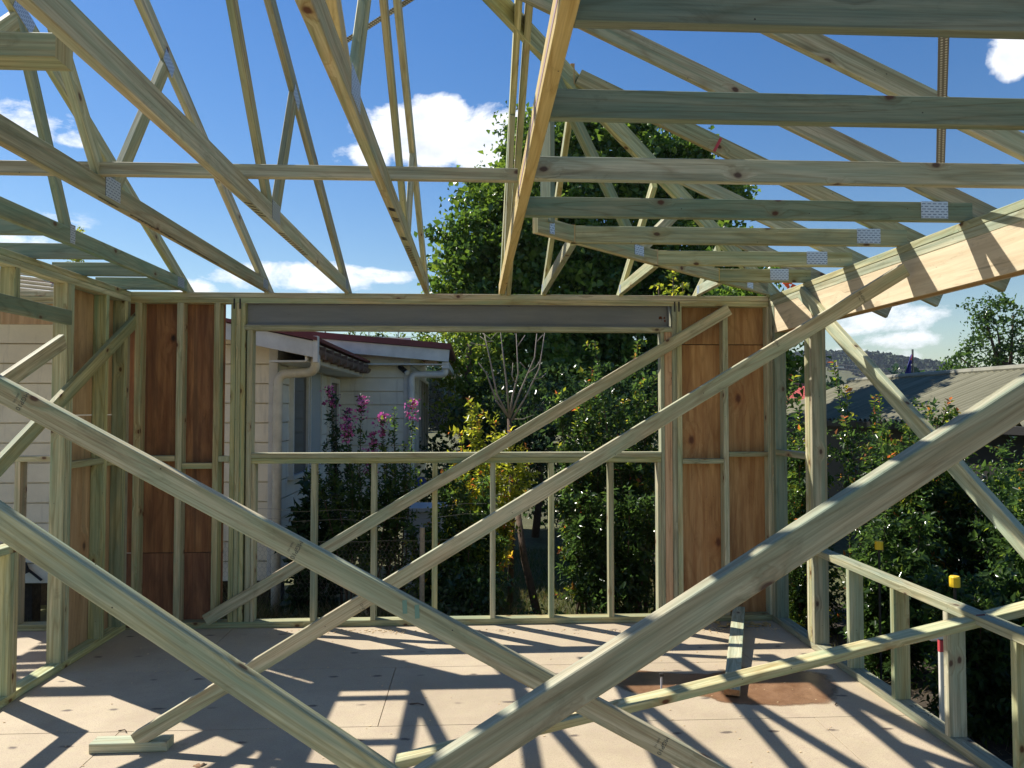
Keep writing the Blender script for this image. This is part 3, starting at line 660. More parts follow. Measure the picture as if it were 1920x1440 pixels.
# puddle
out = [(1150, 1262), (1185, 1256), (1260, 1262), (1340, 1262), (1378, 1248), (1405, 1252), (1470, 1256), (1540, 1262), (1566, 1280), (1572, 1300), (1560, 1315), (1500, 1322), (1430, 1322), (1360, 1318), (1330, 1308), (1290, 1304), (1230, 1306), (1180, 1296), (1150, 1280)]
pts = [PZ(x, y, .002) for x, y in out]; sm = []
for i in range(len(pts)):
    P0, P1, P2, P3 = (pts[(i+k-1) % len(pts)] for k in range(4))
    for j in range(5):
        t = j/5; v = .5*((2*P1)+(P2-P0)*t+(2*P0-5*P1+4*P2-P3)*t*t+(3*P1-P0-3*P2+P3)*t**3)
        sm.append((v.x+random.uniform(-.004, .004), v.y+random.uniform(-.006, .006)))
cx = sum(p[0] for p in sm)/len(sm); cy_ = sum(p[1] for p in sm)/len(sm); mb = MB(); m_ = len(sm)
for s_ in (1.06, .80): mb.v += [Vector((cx+(x-cx)*s_, cy_+(y-cy_)*s_, .0016)) for x, y in sm]
for k in range(m_): mb.f.append((k, (k+1) % m_, m_+(k+1) % m_, m_+k)); mb.uv.append([(0, 0)]*4)
mb.f.append(tuple(range(m_, 2*m_))); mb.uv.append([(0, 0)]*m_)
pu = mb.build('puddle', M['wet'], None, loc=Vector((cx, cy_, 0)))
at_ = pu.data.attributes.new('edge', 'FLOAT', 'POINT'); at_.data.foreach_set('value', [0.]*m_+[1.]*m_); tag(pu, 'orange brown wet patch soaked into the floor near the loose board', 'puddle')
# twigs, leaves, sawdust on the floor
def twig(px, py, L, an, m='bark'):
    p = PZ(px, py, .006); q = p+Vector((math.cos(an)*L, math.sin(an)*L, 0)); mid = (p+q)/2+Vector((.006, .01, .003))
    return MB().tube([p, mid, q], .003, 5).build('twig', M[m], None, loc=p)
tag(twig(768, 1320, .08, -.2), 'thin twig on the sunlit floor in the centre', 'twig'); tag(twig(222, 1370, .05, -.3), 'small bent twig on the floor above the timber block', 'twig')
tag(twig(1566, 1322, .03, .8), 'tiny twig beside the right end of the wet patch', 'twig')
mb = MB()
for k in range(420):
    px = random.choice((random.uniform(560, 760), random.uniform(500, 1180), random.uniform(1280, 1460))); p = PZ(px, 1180+abs(random.gauss(0, 4))+ (0 if px < 1200 else -2), .002)
    if p.y > YB-.01: continue
    s_ = random.uniform(.002, .007); mb.bar(p+Vector((0, 0, s_*.3)), p+Vector((s_*1.6, random.uniform(-s_, s_), s_*.3)), s_, s_*.5, (0, 0, 1), .0002)
for k in range(260):
    p = Vector((random.uniform(-2.5, 2.2), random.uniform(3, 5.6), .002)); s_ = random.uniform(.0015, .005); mb.bar(p, p+Vector((s_*2, random.uniform(-s_, s_), .001)), s_, s_*.5, (0, 0, 1), .0002)
tag(mb.build('sawdust', M['ply_pale']), 'crumbs of sawdust along the foot of the back wall', 'sawdust', None, 'stuff')
mb = MB()
p = PZ(375, 1437, .012)
for k in range(6): a = k*1.1; mb.bar(p, p+Vector((math.cos(a)*.03, math.sin(a)*.02, random.uniform(0, .014))), .016, .002, (0, 0, 1), .0004)
tag(mb.build('dead_leaf', plain('dead_leaf', (.30, .17, .08), .8), None, loc=p), 'curled brown dead leaf at the bottom left edge', 'leaf')
mb = MB()
for k in range(26):
    p = PZ(1400+k*5.5-60 if k < 18 else 1400+random.uniform(0, 60), 1172+random.uniform(-5, 3), .004)
    if p.y > YB-.02: p.y = YB-.02-random.random()*.05
    mb.bar(p, p+Vector((random.uniform(-.06, .06), random.uniform(-.02, .02), random.uniform(0, .02))), random.uniform(.01, .03), .004, (0, 0, 1), .0006)
tag(mb.build('wood_splinters', M['pine_pink']), 'splintered bark and chips on the floor under the right panels', 'debris', None, 'stuff')

# ================================================================== NEIGHBOUR HOUSE
HY, HX = 7.55, -2.0
H2Y, H2X = 10.84, -.976
nh = thing('weatherboard_house', (HX, HY, GZ), 'white weatherboard house next door with maroon roof edge and white downpipes', 'house')
def clad(name, par, ax, const, a0, a1, z0, z1f, step, m, out=1, thick=.012):
    """lapped boards on a wall plane. ax='y': wall plane Y=const spanning X a0..a1, facing -Y; ax='x': plane X=const spanning Y, facing +X"""
    mb = MB(); z = z0
    while z < max(z1f(a0), z1f(a1))-.001:
        t0 = z; t1 = z+step
        def seg(u0, u1):
            zt0, zt1 = min(t1, z1f(u0)), min(t1, z1f(u1))
            if max(zt0, zt1) <= t0+.005: return
            zt0 = max(zt0, t0); zt1 = max(zt1, t0)
            s = -1 if ax == 'y' else 1
            def P(u, w, zz): return (u, const+s*w, zz) if ax == 'y' else (const+s*w, u, zz)
            lo = .036; hi = .028; g = .012; g0 = min(t0+g, zt0), min(t0+g, zt1)
            mb.face([P(u0, lo, g0[0]), P(u1, lo, g0[1]), P(u1, hi, zt1), P(u0, hi, zt0)])
            mb.face([P(u0, lo, g0[0]), P(u0, 0, g0[0]), P(u1, 0, g0[1]), P(u1, lo, g0[1])])
            mb.face([P(u0, hi, zt0), P(u1, hi, zt1), P(u1, 0, zt1), P(u0, 0, zt0)])
        L = a1-a0; k = max(1, int(L/.6)); 
        for i in range(k): seg(a0+L*i/k, a0+L*(i+1)/k)
        z = t1
    # backing
    s = -1 if ax == 'y' else 1
    zz = (z1f(a0), z1f(a1))
    if ax == 'y': mb.prism([(a0, z0), (a1, z0), (a1, zz[1]), (a0, zz[0])], 'y', const+.001, const+.08)
    else: mb.prism([(a0, z0), (a1, z0), (a1, zz[1]), (a0, zz[0])], 'x', const-.08, const-.001)
    return mb.build(name, M[m], par)
rf = lambda x: 2.30 + .206*(HX-x)      # roof line of the front gable wall
clad('front_wall', nh, 'y', HY, -9.0, HX-.0, -.06, lambda x: min(rf(x)+.12, 3.6), .194, 'clad')
clad('side_wall', nh, 'x', HX, HY, H2Y, -.06, lambda y: 2.47, .194, 'clad_b')
clad('rear_wall', nh, 'y', H2Y, HX, H2X, -.06, lambda x: 2.69-.03*(x-HX), .194, 'clad_b')
clad('end_wall', nh, 'x', H2X, H2Y, 14.5, -.06, lambda y: 2.5, .194, 'clad_b')
box('corner_board', nh, (HX-.045, HX+.042), (HY-.042, HY+.04), (-.08, 2.36), 'white'); box('corner_board', nh, (H2X-.05, H2X+.042), (H2Y-.042, H2Y+.04), (-.08, 2.66), 'white')
for x in (-6, -4.4, -3.6, -2.0): box('stump', nh, (x-.07, x+.07), (HY+.05, HY+.2), (GZ-.1, -.065), 'soil')
box('underfloor_shade_backing', nh, (-9, HX-.3), (HY+.9, HY+.95), (GZ-.1, -.065), 'soil')  # dark sheet added to stand in for the shade under the house
# fascias, roof edges
def strip(name, pts, th, drop, m, par):
    """ribbon following pts (top edge), vertical drop, thickness in Y"""
    mb = MB()
    for a, b in zip(pts, pts[1:]): mb.bar(Vector(a)-Vector((0, 0, drop/2)), Vector(b)-Vector((0, 0, drop/2)), th, drop)
    return mb.build(name, M[m], par)
fy = HY-.32
FA = PY(590, 640, fy); FB = PY(300, 580, fy); dirF = (FB-FA).normalized(); FC_ = FA+dirF*6
FA.z -= 0
strip('barge_board', [FC_, FA], .03, .155, 'white', nh)
def slab(name, a, b, y0, y1, th, m):   # roof slab between a,b (at top edge) along X, extruded in Y
    return MB().prism([(a.x, a.z), (b.x, b.z), (b.x, b.z+th), (a.x, a.z+th)], 'y', y0, y1).build(name, M[m], nh)
slab('roof', FC_+Vector((0, 0, .005)), FA+Vector((.03, 0, .005)), fy-.05, H2Y+.3, .035, 'redroof')
slab('soffit', FC_-Vector((0, 0, .02)), FA-Vector((.02, 0, .02)), fy+.02, HY+3.0, .012, 'white') 
box('barge_end', nh, (FA.x-.01, FA.x+.035), (fy-.03, fy+.05), (FA.z-.20, FA.z+.05), 'white')
# gutter along the eave
GX = FA.x+.045; gz0 = FA.z-.03
mb = MB(); n_ = 9; prof = [(GX-.055+ .055*math.cos(a)+.0, gz0-.05+.06*math.sin(a)) for a in [math.pi+i*math.pi/(n_-1) for i in range(n_)]]
prof2 = [(GX-.055+.050*math.cos(a), gz0-.05+.055*math.sin(a)) for a in [2*math.pi-i*math.pi/(n_-1) for i in range(n_)]]
mb.prism(prof+prof2, 'y', fy+.03, H2Y-.03)
for y in np.arange(fy+.3, H2Y, .42): mb.box((GX-.112, GX+.003), (y, y+.02), (gz0-.125, gz0+.0))
mb.build('gutter', M['gutter'], nh)
box('eave_board', nh, (GX-.14, GX-.118), (fy+.02, H2Y-.02), (gz0-.16, gz0+.01), 'white')
box('soffit', nh, (HX+.02, GX-.14), (fy+.04, H2Y-.02), (gz0-.165, gz0-.15), 'white')
def pipe(pts, r, name, m='cream'): return MB().tube(pts, r, 12).build(name, M[m], nh, smooth=True)
def bend(a, c, b, n=6):
    a, b, c = Vector(a), Vector(b), Vector(c); return [(1-t)**2*a+2*t*(1-t)*c+t*t*b for t in [i/n for i in range(n+1)]]
py_ = HY-.10
d1 = pipe([Vector((GX-.06, fy+.1, gz0-.10)), *bend((GX-.06, fy+.12, gz0-.17), (GX-.06, fy+.14, gz0-.255), (GX-.16, py_-.02, gz0-.26)), *bend((HX+.15, py_, gz0-.27), (HX+.06, py_, gz0-.275), (HX+.06, py_, gz0-.38)), Vector((HX+.06, py_, .0)), Vector((HX+.06, py_, GZ))], .047, 'downpipe')
b2 = H2Y-.3
BA = PY(842, 656, b2); BB = PY(590, 634, b2)
strip('barge_board', [BB+Vector((-.6, 0, .05)), BA], .03, .17, 'white', nh)
MB().prism([(BB.x-.6, BB.z+.055), (BA.x+.03, BA.z+.005), (BA.x+.03, BA.z+.085), (BB.x-.6, BB.z+.14)], 'y', b2-.05, 14.7).build('roof', M['redroof'], nh)
box('soffit', nh, (HX, BA.x), (b2+.02, H2Y+.001), (BA.z-.21, BA.z-.195), 'white')
box('gutter_end', nh, (BA.x-.10, BA.x+.0), (b2+.03, 14.5), (BA.z-.26, BA.z-.172), 'white')
pz2 = BA.z-.30
pipe([Vector((BA.x-.06, b2+.12, pz2+.04)), *bend((BA.x-.06, b2+.12, pz2), (BA.x-.06, b2+.12, pz2-.04), (BA.x-.12, b2+.14, pz2-.04)), *bend((H2X+.13, H2Y-.07, pz2-.04), (H2X+.06, H2Y-.07, pz2-.04), (H2X+.06, H2Y-.07, pz2-.14)), Vector((H2X+.06, H2Y-.07, .9)), Vector((H2X+.06, H2Y-.07, GZ))], .05, 'downpipe', 'white')
# windows
def win_x(X, y0, y1, z0, z1, panes=1, fr=.045, name='window', par=nh):
    w = thing(name, (0, 0, 0), None, None); w.parent = par; w.location = Vector((X, y0, z0))-par.location
    mb = MB(); mb.box((X+.002, X+.08), (y0, y0+fr), (z0, z1)); mb.box((X+.002, X+.08), (y1-fr, y1), (z0, z1)); mb.box((X+.002, X+.078), (y0+fr, y1-fr), (z1-fr, z1)); mb.box((X+.002, X+.095), (y0-.03, y1+.03), (z0-fr, z0))
    for k in range(1, panes):
        y = y0+(y1-y0)*k/panes; mb.box((X+.004, X+.07), (y-.02, y+.02), (z0, z1-fr))
    mb.build('frame', M['white'], w)
    for k in range(panes):
        a = y0+(y1-y0)*k/panes+.03; b = y0+(y1-y0)*(k+1)/panes-.03; MB().box((X+.044, X+.05), (a, b), (z0, z1-fr), .001).build('pane', M['glass'], w)
    return w
win_x(HX, 8.02, 8.78, .93, 2.09); 
# open casement sash
ws = thing('window', (0, 0, 0), None, None); ws.parent = nh; ws.location = Vector((HX, 8.84, 1))-nh.location
mb = MB(); 
for a, b in (((8.84, .93), (8.84, 2.09)), ((9.47, .93), (9.47, 2.09)), ((8.84, 2.09), (9.47, 2.09)), ((8.84, .93), (9.47, .93))): mb.bar((HX+.07, a[0], a[1]), (HX+.07, b[0], b[1]), .03, .03, (1, 0, 0))
mb.build('frame', M['white'], ws); MB().box((HX+.065, HX+.07), (8.86, 9.45), (.95, 2.07), .001).build('pane', plain('curtain_glass', (.38, .43, .44), .15), ws)
win_x(HX, 10.03, 10.73, .2, 2.06, fr=.07)
win_x(H2X, 12.0, 14.4, .85, 2.15, panes=4)
# security light
sl = thing('security_light', (0, 0, 0), None, None); sl.parent = nh; c = PY(752, 690, H2Y-.03); sl.location = c-nh.location
MB().tube([c+Vector((-.02, -.02, .02)), c+Vector((.09, -.12, -.07))], .035, 10).build('lamp_body', M['black'], sl); MB().tube([c+Vector((.09, -.12, -.07)), c+Vector((.105, -.135, -.08))], .036, 10).build('lens', M['white'], sl)
# side verandah roof seen above the left wall
vr = MB(); 
for k in range(9):
    a = PY(10+k*.1, 505+k*5.2, 6.6); b = PY(110, 528+k*4.6, 6.6); vr.bar(Vector((a.x-1, 6.3+k*.12, a.z+.06)), Vector((b.x, 6.3+k*.12, b.z)), .10, .02)
vr.build('verandah_roof', M['white'], nh)
# antenna
an = thing('roof_antenna', (-2.2, 11.8, 2.5), 'thin grey antenna mast with stays above the neighbouring roof', 'antenna')
c = PY(610, 632, 11.8); mb = MB(); mb.tube([Vector((c.x, 11.8, 2.6)), Vector((c.x, 11.8, c.z+.12))], .012, 6); mb.build('mast', M['wire'], an)
for s in (-1, 1): MB().tube([Vector((c.x, 11.8, c.z+.06)), Vector((c.x+s*.24, 11.8, c.z-.12))], .007, 5).build('stay', M['wire'], an)
# gas regulator and hose on the wall
gr = MB().tube([PY(0, 1030, HY-.05), PY(22, 1050, HY-.06), PY(50, 1066, HY-.06), PY(78, 1088, HY-.05)], .012, 8); gr.tube([PY(44, 1056, HY-.08), PY(52, 1074, HY-.08)], .025, 8)
tag(gr.build('garden_hose', M['black'], None, loc=PY(22, 1050, HY-.06)), 'black pipe with a fitting on the wall of the neighbouring house at the far left', 'pipe')
# bin and boxes near the far side of the house
bn = thing('storage_tub', (-.65, 9.3, GZ), 'pale plastic tub standing in the shade beside the neighbouring house', 'tub')
MB().bar((-.62, 9.2, GZ), (-.62, 9.2, .42), .42, .42, (0, 1, 0), .03, w1=.5, h1=.5).build('body', M['greybox'], bn); box('rim', bn, (-.9, -.34), (8.92, 9.48), (.42, .46), 'greybox', .01)
cd_ = thing('round_sign', (-.45, 9.9, .9), 'blue tub lid leaning in the dark gap beside the neighbouring house', 'lid')
c = PY(788, 905, 9.9); MB().tube([c, c+Vector((.02, -.03, 0))], .075, 16).build('disc', M['bluebin'], cd_)

# ================================================================== WIRE FENCE
wf = thing('wire_fence', (-1.8, 6.45, GZ), 'chicken wire fence with slack top wires in front of the neighbouring house', 'fence')
fyy = 6.45
def sag(z, s, x0=-2.4, x1=.1):
    return [Vector((x0+(x1-x0)*i/14, fyy+.02*math.sin(i), z-s*math.sin(math.pi*i/14)+.01*math.sin(i*2.1))) for i in range(15)]
for z, s in ((.83, .06), (.74, .05), (.53, .02)): MB().tube(sag(z, s), .0015, 4).build('wire', M['wire'], wf)
mb = MB(); hx = .036; hyy = .030; r = .00055
def th_(a, b):
    a = Vector(a); b = Vector(b); i = len(mb.v); o = Vector((0, r, 0)); u = (b-a).normalized().cross(Vector((0, 1, 0)))*r
    mb.v += [a-u, a+u, b+u, b-u]; mb.f.append((i, i+1, i+2, i+3)); mb.uv.append([(0, 0)]*4)
x = -2.3; col = 0
while x < -.45:
    for j in range(16):
        z = GZ+.58+j*hyy*1.0*1.15; z -= 0
        if z > .5: break
        xx = x + (hx/2 if j % 2 else 0); w = .004*math.sin(xx*9+j)
        th_((xx, fyy+w, z), (xx, fyy+w, z+hyy*.6)); th_((xx, fyy+w, z+hyy*.6), (xx+hx/2, fyy+w, z+hyy*1.15)); th_((xx, fyy+w, z+hyy*.6), (xx-hx/2, fyy+w, z+hyy*1.15))
    x += hx
mb.build('chicken_wire', M['wire'], wf)
for x in (-2.6, PY(792, 1000, 6.5).x): MB().tube([Vector((x, fyy+.03, GZ)), Vector((x, fyy+.03, .62))], .022, 8).build('fence_post', M['bark_grey'], wf)

# ================================================================== FOLIAGE
def leaves(name, P, size, m, parent=None, D=None, tone=None, asp=.5, loc=None, up=.2, jit=.35):
    """P (n,3) leaf centres; D optional (n,3) leaf directions"""
    P = np.asarray(P, float); n = len(P)
    if D is None:
        D = rng.normal(size=(n, 3)); D[:, 2] -= .3
    D = D/np.linalg.norm(D, axis=1, keepdims=True)
    Nn = rng.normal(size=(n, 3)); Nn[:, 2] += up*3; Sd = np.cross(D, Nn); Sd /= np.linalg.norm(Sd, axis=1, keepdims=True)+1e-9; Nn = np.cross(Sd, D)
    L = size*(1+jit*rng.normal(size=(n, 1))).clip(.4, 1.8); W = L*asp
    fold = Nn*W*.25
    a = P-D*L*.5; b = P+Sd*W*.5+fold-D*L*.08; c = P+D*L*.5-fold*.5; d = P-Sd*W*.5+fold-D*L*.08
    V = np.stack([a, b, c, d], 1).reshape(-1, 3)
    off = np.array(parent_world(parent)) if parent else (np.array(loc) if loc is not None else np.zeros(3))
    V -= off
    I = np.arange(n)*4; Fc = np.stack([I, I+1, I+2, I, I+2, I+3], 1).reshape(-1)
    me = bpy.data.meshes.new(name); me.vertices.add(4*n); me.vertices.foreach_set('co', V.ravel())
    me.loops.add(6*n); me.loops.foreach_set('vertex_index', Fc.astype(np.int32)); me.polygons.add(2*n)
    me.polygons.foreach_set('loop_start', (np.arange(2*n)*3).astype(np.int32)); me.polygons.foreach_set('loop_total', np.full(2*n, 3, np.int32))
    me.update(calc_edges=True)
    if tone is None: tone = rng.random(n)
    at = me.attributes.new('tone', 'FLOAT', 'POINT'); at.data.foreach_set('value', np.repeat(np.clip(tone, 0, 1), 4).astype(np.float32))
    me.materials.append(M[m]); o = bpy.data.objects.new(name, me); COL.objects.link(o)
    if parent: o.parent = parent
    elif loc is not None: o.location = loc
    return o
def clumps(blobs, per_m2, shell=.35, clump_r=.28, n_leaf=26, noise_=.25):
    """leaf positions in clumps spread through the outer part of ellipsoid blobs"""
    out = []; ton = []
    for (c, r) in blobs:
        c = np.array(c); r = np.array(r, float) if hasattr(r, '__len__') else np.array([r]*3, float)
        area = 4*math.pi*(np.mean(r))**2; k = int(area*per_m2/n_leaf)+1
        u = rng.normal(size=(k, 3)); u /= np.linalg.norm(u, axis=1, keepdims=True)
        rad = 1-shell*rng.random((k, 1))**1.6 + noise_*rng.normal(size=(k, 1))*.5
        C = c + u*r*rad; ct = rng.random(k)
        for i in range(k):
            m_ = max(4, int(n_leaf*rng.uniform(.4, 1.6))); cr = clump_r*rng.uniform(.5, 1.35)
            q = rng.normal(size=(m_, 3))*cr*.5*np.array([1, 1, .7]); out.append(C[i]+q); ton.append(np.clip(.15+.55*ct[i]+.3*rng.random(m_), 0, 1))
    return np.concatenate(out), np.concatenate(ton)
def bp3(px, py, Y): p = PY(px, py, Y); return (p.x, p.y, p.z)
def trunk(name, par, pts, rads, m='bark', n=8): return MB().tube(pts, rads, n).build(name, M[m], par, smooth=True)
k15 = 1400
def blob(px, py, rp, Y, sq=1.0): r = rp*Y/1400; return (bp3(px, py, Y), (r, r, r*sq))
# --- big tree
bt = thing('broadleaf_tree', (2.4, 16, GZ), 'tall broad green tree behind the window opening, its crown reaching over the roof frame', 'tree')
BL = [blob(1010, 300, 75, 15.5), blob(950, 385, 78, 15.2), blob(900, 460, 75, 15), blob(860, 525, 58, 14.8), blob(1100, 290, 85, 16), blob(1190, 300, 80, 16), blob(1178, 225, 42, 16, .9), blob(1085, 235, 42, 16), blob(990, 250, 40, 15.6),
  blob(1265, 360, 85, 16), blob(1330, 410, 70, 16), blob(1280, 300, 50, 16), blob(1370, 365, 32, 16), blob(1040, 420, 110, 15.4), blob(1150, 440, 110, 15.6), blob(960, 520, 95, 15), blob(1080, 560, 110, 15), blob(1230, 520, 110, 15.5), blob(1340, 520, 85, 14), blob(1410, 580, 70, 12),
  blob(900, 600, 70, 14.6), blob(1000, 660, 100, 14.5), blob(1130, 680, 110, 15), blob(1260, 650, 100, 15), blob(1400, 670, 80, 12), blob(1460, 690, 38, 11.5)]
P_, T_ = clumps(BL, 440, .6, .3, 34, .34); T_ = T_*.88
leaves('foliage', P_, .11, 'leaf_tree', bt, tone=T_, asp=.75)
trunk('trunk', bt, [(2.4, 16, GZ), (2.5, 16, 1), (2.3, 16, 2.6), (2.0, 15.8, 4.2), (1.5, 15.6, 5.8)], [.28, .24, .2, .14, .06])
for e in ((.6, 15.2, 4.6), (3.6, 16.2, 4.8), (2.8, 16, 6.2), (4.4, 16.2, 3.8), (.2, 15, 3.2), (1.2, 15.4, 5.6)):
    a = Vector((2.3, 16, random.uniform(1.6, 3))); e = Vector(e); trunk('limb', bt, [a, (a+e)/2+Vector((random.uniform(-.3, .3), 0, .25)), e], [.12, .08, .03])
# light yellow-green sprig tree beyond
lt = thing('young_tree', (4.2, 19, GZ), 'small yellow green tree behind the upper right of the big tree', 'tree')
P_, T_ = clumps([blob(1255, 290, 26, 19), blob(1300, 305, 30, 19), blob(1240, 315, 24, 19), blob(1270, 330, 40, 19)], 300, .6, .3, 24)
leaves('foliage', P_, .13, 'leaf_gold', lt, tone=T_*.8, asp=.7); trunk('trunk', lt, [(5.2, 19, GZ), (5.3, 19, 3), (5.1, 19, 6.6)], [.12, .1, .03])
# second tree left of the big crown, above the neighbouring roof
t2 = thing('broadleaf_tree', (-.4, 13, GZ), 'bright green tree just right of the neighbouring roof end, behind the window', 'tree')
P_, T_ = clumps([blob(800, 640, 22, 14), blob(850, 640, 60, 13.5), blob(880, 700, 60, 13), blob(870, 770, 55, 13), blob(920, 640, 45, 13.5)], 380, .6, .25, 28)
leaves('foliage', P_, .08, 'leaf_tree', t2, tone=T_*1.1, asp=.6); trunk('trunk', t2, [(-.2, 13, GZ), (-.15, 13, 1.5), (-.1, 13, 2.8)], [.12, .09, .04])
# dark screen shrubs
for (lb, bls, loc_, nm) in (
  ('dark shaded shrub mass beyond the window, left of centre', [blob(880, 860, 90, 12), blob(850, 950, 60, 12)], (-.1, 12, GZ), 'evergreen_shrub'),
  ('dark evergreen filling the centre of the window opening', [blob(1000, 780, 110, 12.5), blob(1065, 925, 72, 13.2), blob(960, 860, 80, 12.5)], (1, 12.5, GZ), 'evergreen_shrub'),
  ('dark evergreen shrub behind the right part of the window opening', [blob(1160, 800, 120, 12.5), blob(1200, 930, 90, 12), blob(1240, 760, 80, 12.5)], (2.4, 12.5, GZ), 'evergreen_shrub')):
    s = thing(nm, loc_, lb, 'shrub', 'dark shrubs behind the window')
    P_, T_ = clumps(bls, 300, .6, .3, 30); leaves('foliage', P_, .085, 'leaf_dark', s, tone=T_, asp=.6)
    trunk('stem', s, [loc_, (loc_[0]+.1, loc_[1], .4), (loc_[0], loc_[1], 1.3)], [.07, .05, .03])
# left cypress tip and far bits
cy = thing('conifer_tree', (-7.3, 14, GZ), 'small golden cypress tip showing above the left truss chord', 'tree')
P_, T_ = clumps([blob(147, 437, 9, 14, 1.6), blob(140, 470, 14, 14, 1.8), blob(133, 515, 22, 14, 1.8), blob(128, 580, 28, 14, 1.8)], 900, .6, .08, 24); leaves('foliage', P_, .05, 'leaf_gold', cy, tone=T_*.75); trunk('trunk', cy, [(-7.6, 14, GZ), (-7.6, 14, 3)], [.1, .04])
bb_ = thing('bamboo_clump', (-1.6, 20, GZ), 'row of thin leafy tops above the neighbouring roof', 'shrub')
P_ = []
for k in range(34):
    x = random.uniform(640, 760); top = random.uniform(616, 634)
    for j in range(16): P_.append(bp3(x+random.uniform(-5, 5), random.uniform(top, 655), 20))
leaves('foliage', P_, .12, 'leaf_tree', bb_, tone=rng.random(len(P_)), asp=.3)
for px in (655, 690, 715, 745): MB().tube([bp3(px, 665, 20), bp3(px+2, 620, 20)], .012, 5).build('stem', M['bark'], bb_)

def myrtle(name, base, tips, label, cat, group, m='leaf_myrtle', leaf=.048, stems_r=.011, dens=1.0, twigs=7, spread=.16, tip_tone=.25, flower=None, bark='bark', low=.22):
    s = thing(name, base, label, cat, group); base = Vector(base); P_, D_, T_ = [], [], []; FP = []
    for ti, tip in enumerate(tips):
        tip = Vector(tip); L = (tip-base).length; b0 = base+Vector((random.uniform(-.12, .12), random.uniform(-.12, .12), 0)); mid = b0.lerp(tip, .5)+Vector((random.uniform(-.12, .12)*L*.3, random.uniform(-.1, .1), .1*L))
        pts = [(1-t)**2*b0+2*t*(1-t)*mid+t*t*tip for t in [i/7 for i in range(8)]]
        trunk('stem', s, pts, [stems_r*(1.15-.14*i) for i in range(8)], bark, 6)
        def shoot(a, b, hi):
            n = max(3, int((b-a).length/ (leaf*.42)*dens)); ax = (b-a).normalized(); sd = ax.orthogonal().normalized(); ph = random.random()*6
            for i in range(n):
                t = (i+.5)/n; c = a.lerp(b, t); an = ph+(i % 2)*math.pi/2+random.uniform(-.3, .3)
                for q in (0, math.pi):
                    dv = Matrix.Rotation(an+q, 3, ax) @ sd; dv = (dv+ax*.5+Vector((0, 0, random.uniform(-.3, .3)))).normalized()
                    P_.append(c+dv*leaf*.55); D_.append(dv); T_.append(min(1, random.random()*.55 + hi*t**2*random.uniform(.5, 1.3)))
        for i in range(1, 8):
            a, b = pts[i-1], pts[i]
            if i/7 < low: continue
            shoot(a, b, tip_tone*(1.6 if i == 7 else .35 if i > 4 else 0))
            k = int(twigs*(1.0 if i < 7 else .5))
            for j in range(k):
                c = a.lerp(b, random.random()); u = Vector((random.gauss(0, 1), random.gauss(0, 1), random.uniform(.1, 1.3))).normalized()*spread*random.uniform(.5, 1.5)*(1.25-.5*i/7)
                shoot(c, c+u, tip_tone*random.choice((.0, .6, 1.6)))
        if flower and ti in flower:
            for j in range(70): FP.append(tip+Vector((random.gauss(0, .035), random.gauss(0, .035), random.uniform(-.20, .03))))
    leaves('foliage', [tuple(p) for p in P_], leaf, m, s, D=np.array([tuple(d) for d in D_]), tone=np.array(T_), asp=.52, up=.5)
    if FP: leaves('blossom', [tuple(p) for p in FP], .028, 'blossom', s, asp=.9, tone=rng.random(len(FP)))
    return s
GP = 'crepe myrtle shrubs around the building'
# flowering myrtles before the neighbouring house
myrtle('crepe_myrtle', (bp3(640, 1090, 7.6)[0], 7.6, GZ), [bp3(620, 728, 7.6), bp3(648, 770, 7.8), bp3(608, 830, 7.5), bp3(585, 880, 7.4), bp3(630, 800, 7.6)], 'tall flowering shrub with dark pink blossom before the narrow window of the house', 'shrub', GP, m='leaf_dark', leaf=.05, tip_tone=.2, flower=(0, 1), twigs=5, spread=.12, dens=.9)
myrtle('crepe_myrtle', (bp3(685, 1100, 7.3)[0], 7.3, GZ), [bp3(678, 748, 7.3), bp3(652, 790, 7.2), bp3(700, 815, 7.3), bp3(692, 850, 7.2), bp3(670, 870, 7.0)], 'flowering shrub with bright pink blossom in the middle of the white wall', 'shrub', GP, leaf=.045, tip_tone=.15, flower=(0, 1, 2, 3), twigs=4, spread=.11, dens=.9)
myrtle('crepe_myrtle', (bp3(735, 1110, 7.2)[0], 7.2, GZ), [bp3(775, 750, 7.2), bp3(740, 765, 7.2), bp3(715, 780, 7.3), bp3(758, 830, 7.1), bp3(725, 840, 7.1), bp3(742, 880, 7.0), bp3(770, 890, 7)], 'thin flowering shrub by the far downpipe with faded blossom', 'shrub', GP, leaf=.042, tip_tone=.3, flower=(0, 2), twigs=4, spread=.11, dens=.9)
myrtle('leafy_bush', (bp3(590, 1060, 7.35)[0], 7.35, GZ), [bp3(575, 905, 7.35), bp3(600, 930, 7.3), bp3(560, 950, 7.3), bp3(620, 960, 7.3), bp3(590, 1000, 7.2)], 'dark broad leaved bush at the corner of the neighbouring house', 'shrub', GP, m='leaf_dark', leaf=.09, tip_tone=.1, twigs=9, spread=.14, low=.0)
myrtle('leafy_bush', (bp3(660, 1080, 7.0)[0], 7.0, GZ), [bp3(590, 875, 7.0), bp3(625, 890, 7.0), bp3(660, 880, 7.0), bp3(700, 885, 7.0), bp3(740, 875, 7.0), bp3(765, 900, 7), bp3(715, 920, 7)], 'leafy bush below the blossoms, seen under the sill', 'shrub', GP, leaf=.05, tip_tone=.15, twigs=10, spread=.15, low=.45)
myrtle('leafy_bush', (bp3(800, 1080, 6.9)[0], 6.9, GZ), [bp3(815, 960, 6.9), bp3(835, 1010, 6.8), bp3(800, 1000, 6.8), bp3(850, 1060, 6.7), bp3(770, 985, 6.9)], 'pale leaved low bush left of the golden shrub', 'shrub', GP, leaf=.06, tip_tone=.3, twigs=9, spread=.15, low=.1)
